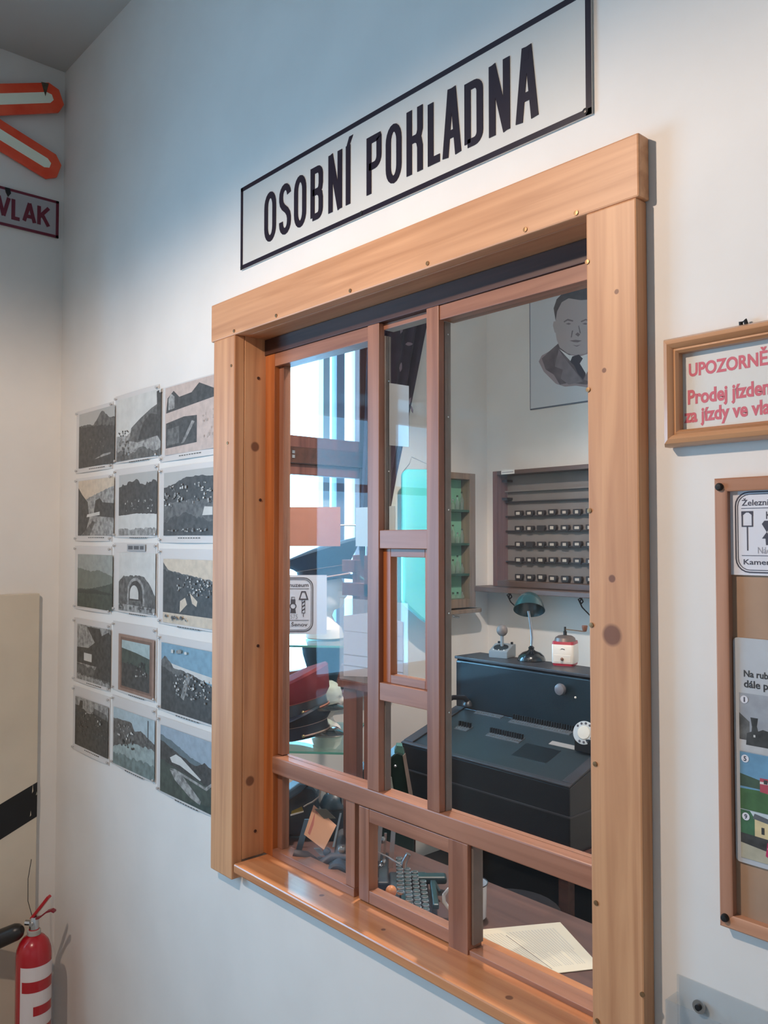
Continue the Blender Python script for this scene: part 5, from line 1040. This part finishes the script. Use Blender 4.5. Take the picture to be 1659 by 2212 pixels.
o_ = Vector(on(1074, 1421, z=1.06)); pm = thing('ticket_dater', 'small grey ticket dating machine with round lever knob beside the desk lamp', 'machine', (o_.x, o_.y + .035, 1.06), VR * .35)
M_GM = mat('grey_hammer_paint', (132, 138, 142), .45)
MB().prism([(-.045, 0), (-.045, .032), (.02, .058), (.05, .058), (.05, 0)], -.046, .046, lambda p, h: (h, p[0], p[1])).build('body', M_GM, pm, bevel=.003)
MB().rings([[(.036 * math.cos(2 * math.pi * j / 24), -.012 + .024 * math.sin(2 * math.pi * j / 24), .046 + .41 * .024 * math.sin(2 * math.pi * j / 24) + h_) for j in range(24)] for h_ in (-.006, .002)]).build('dark_well', M_BLK, pm)
MB().tube([(0, .0, .045), (0, .0, .10)], .0075, 10).build('lever', M_GM, pm, smooth=True); MB().sphere((0, 0, .122), .027, 22, 14, (1, .7, 1)).build('lever_knob', mat('taupe_knob', (120, 108, 102), .4), pm, smooth=True)
for x in (-.026, 0, .026): MB().sphere((x, -.037, .037), .003, 8, 6).build('stud', M_PAPER, pm)
for x in (-.03, .035): MB().lathe([(.006, .056), (.006, .068)], (x, .03, 0), 10).build('thumb_screw', M_BLK, pm)
MB().lathe([(.010, -.056), (.010, -.045)], (0, 0.0, .02), 12, 'x').build('side_knob', M_BLK, pm)
o_ = Vector(on(1212, 1437, z=1.06)); cg = thing('coffee_grinder', 'white and red hand coffee grinder with crank on the switchboard', 'coffee grinder', (o_.x, o_.y + .03, 1.06), VR * .5)
M_CG = mat('cream_white_enamel', (220, 212, 202), .3, coat=.4); M_CR = mat('crimson_enamel', (168, 44, 62), .35)
rr_ = lambda h, z: [(x, y, z) for x, y in rrect(-h, h, -h, h, .010, 4)]
MB().rings([rr_(.044, 0), rr_(.046, .010)]).build('red_base', M_CR, cg, smooth=True); MB().rings([rr_(.047, .010), rr_(.048, .014), rr_(.048, .088), rr_(.047, .090)]).build('body', M_CG, cg, smooth=True)
MB().rings([rr_(.047, .090), rr_(.045, .102)]).build('red_collar', M_CR, cg, smooth=True); MB().lathe([(.046, .102), (.042, .116), (.030, .124), (.012, .127)], n=24).build('domed_lid', mat('dull_zinc_lid', (120, 108, 104), .4, .5), cg, smooth=True)
MB().lathe([(.008, .126), (.008, .142), (.005, .144), (.005, .162)], n=12).build('spindle', M_BLK, cg, smooth=True)
MB().bar((0, 0, .152), (.085, 0, .146), .008, .003).build('crank_arm', M_SCREW, cg); MB().lathe([(.007, .146), (.010, .152), (.013, .168), (.012, .172)], (.085, 0, 0), 16).build('crank_knob', mat('brown_wood_knob', (118, 76, 58), .5), cg, smooth=True)
dr = MB().box(-.036, .036, -.0495, -.047, .016, .046).build('drawer', M_CG, cg, bevel=.0008); MB().sphere((0, -.054, .03), .007, 12, 8).build('drawer_knob', mat('brown_wood_knob', (118, 76, 58), .5), dr, smooth=True)
MB().slab([(-.010, .068), (.0, .071), (.012, .068), (.010, .0725), (-.002, .0745)], -.0486, -.0475).build('maker_mark', M_LINK, cg)
# stool in the dark between desk and switchboard
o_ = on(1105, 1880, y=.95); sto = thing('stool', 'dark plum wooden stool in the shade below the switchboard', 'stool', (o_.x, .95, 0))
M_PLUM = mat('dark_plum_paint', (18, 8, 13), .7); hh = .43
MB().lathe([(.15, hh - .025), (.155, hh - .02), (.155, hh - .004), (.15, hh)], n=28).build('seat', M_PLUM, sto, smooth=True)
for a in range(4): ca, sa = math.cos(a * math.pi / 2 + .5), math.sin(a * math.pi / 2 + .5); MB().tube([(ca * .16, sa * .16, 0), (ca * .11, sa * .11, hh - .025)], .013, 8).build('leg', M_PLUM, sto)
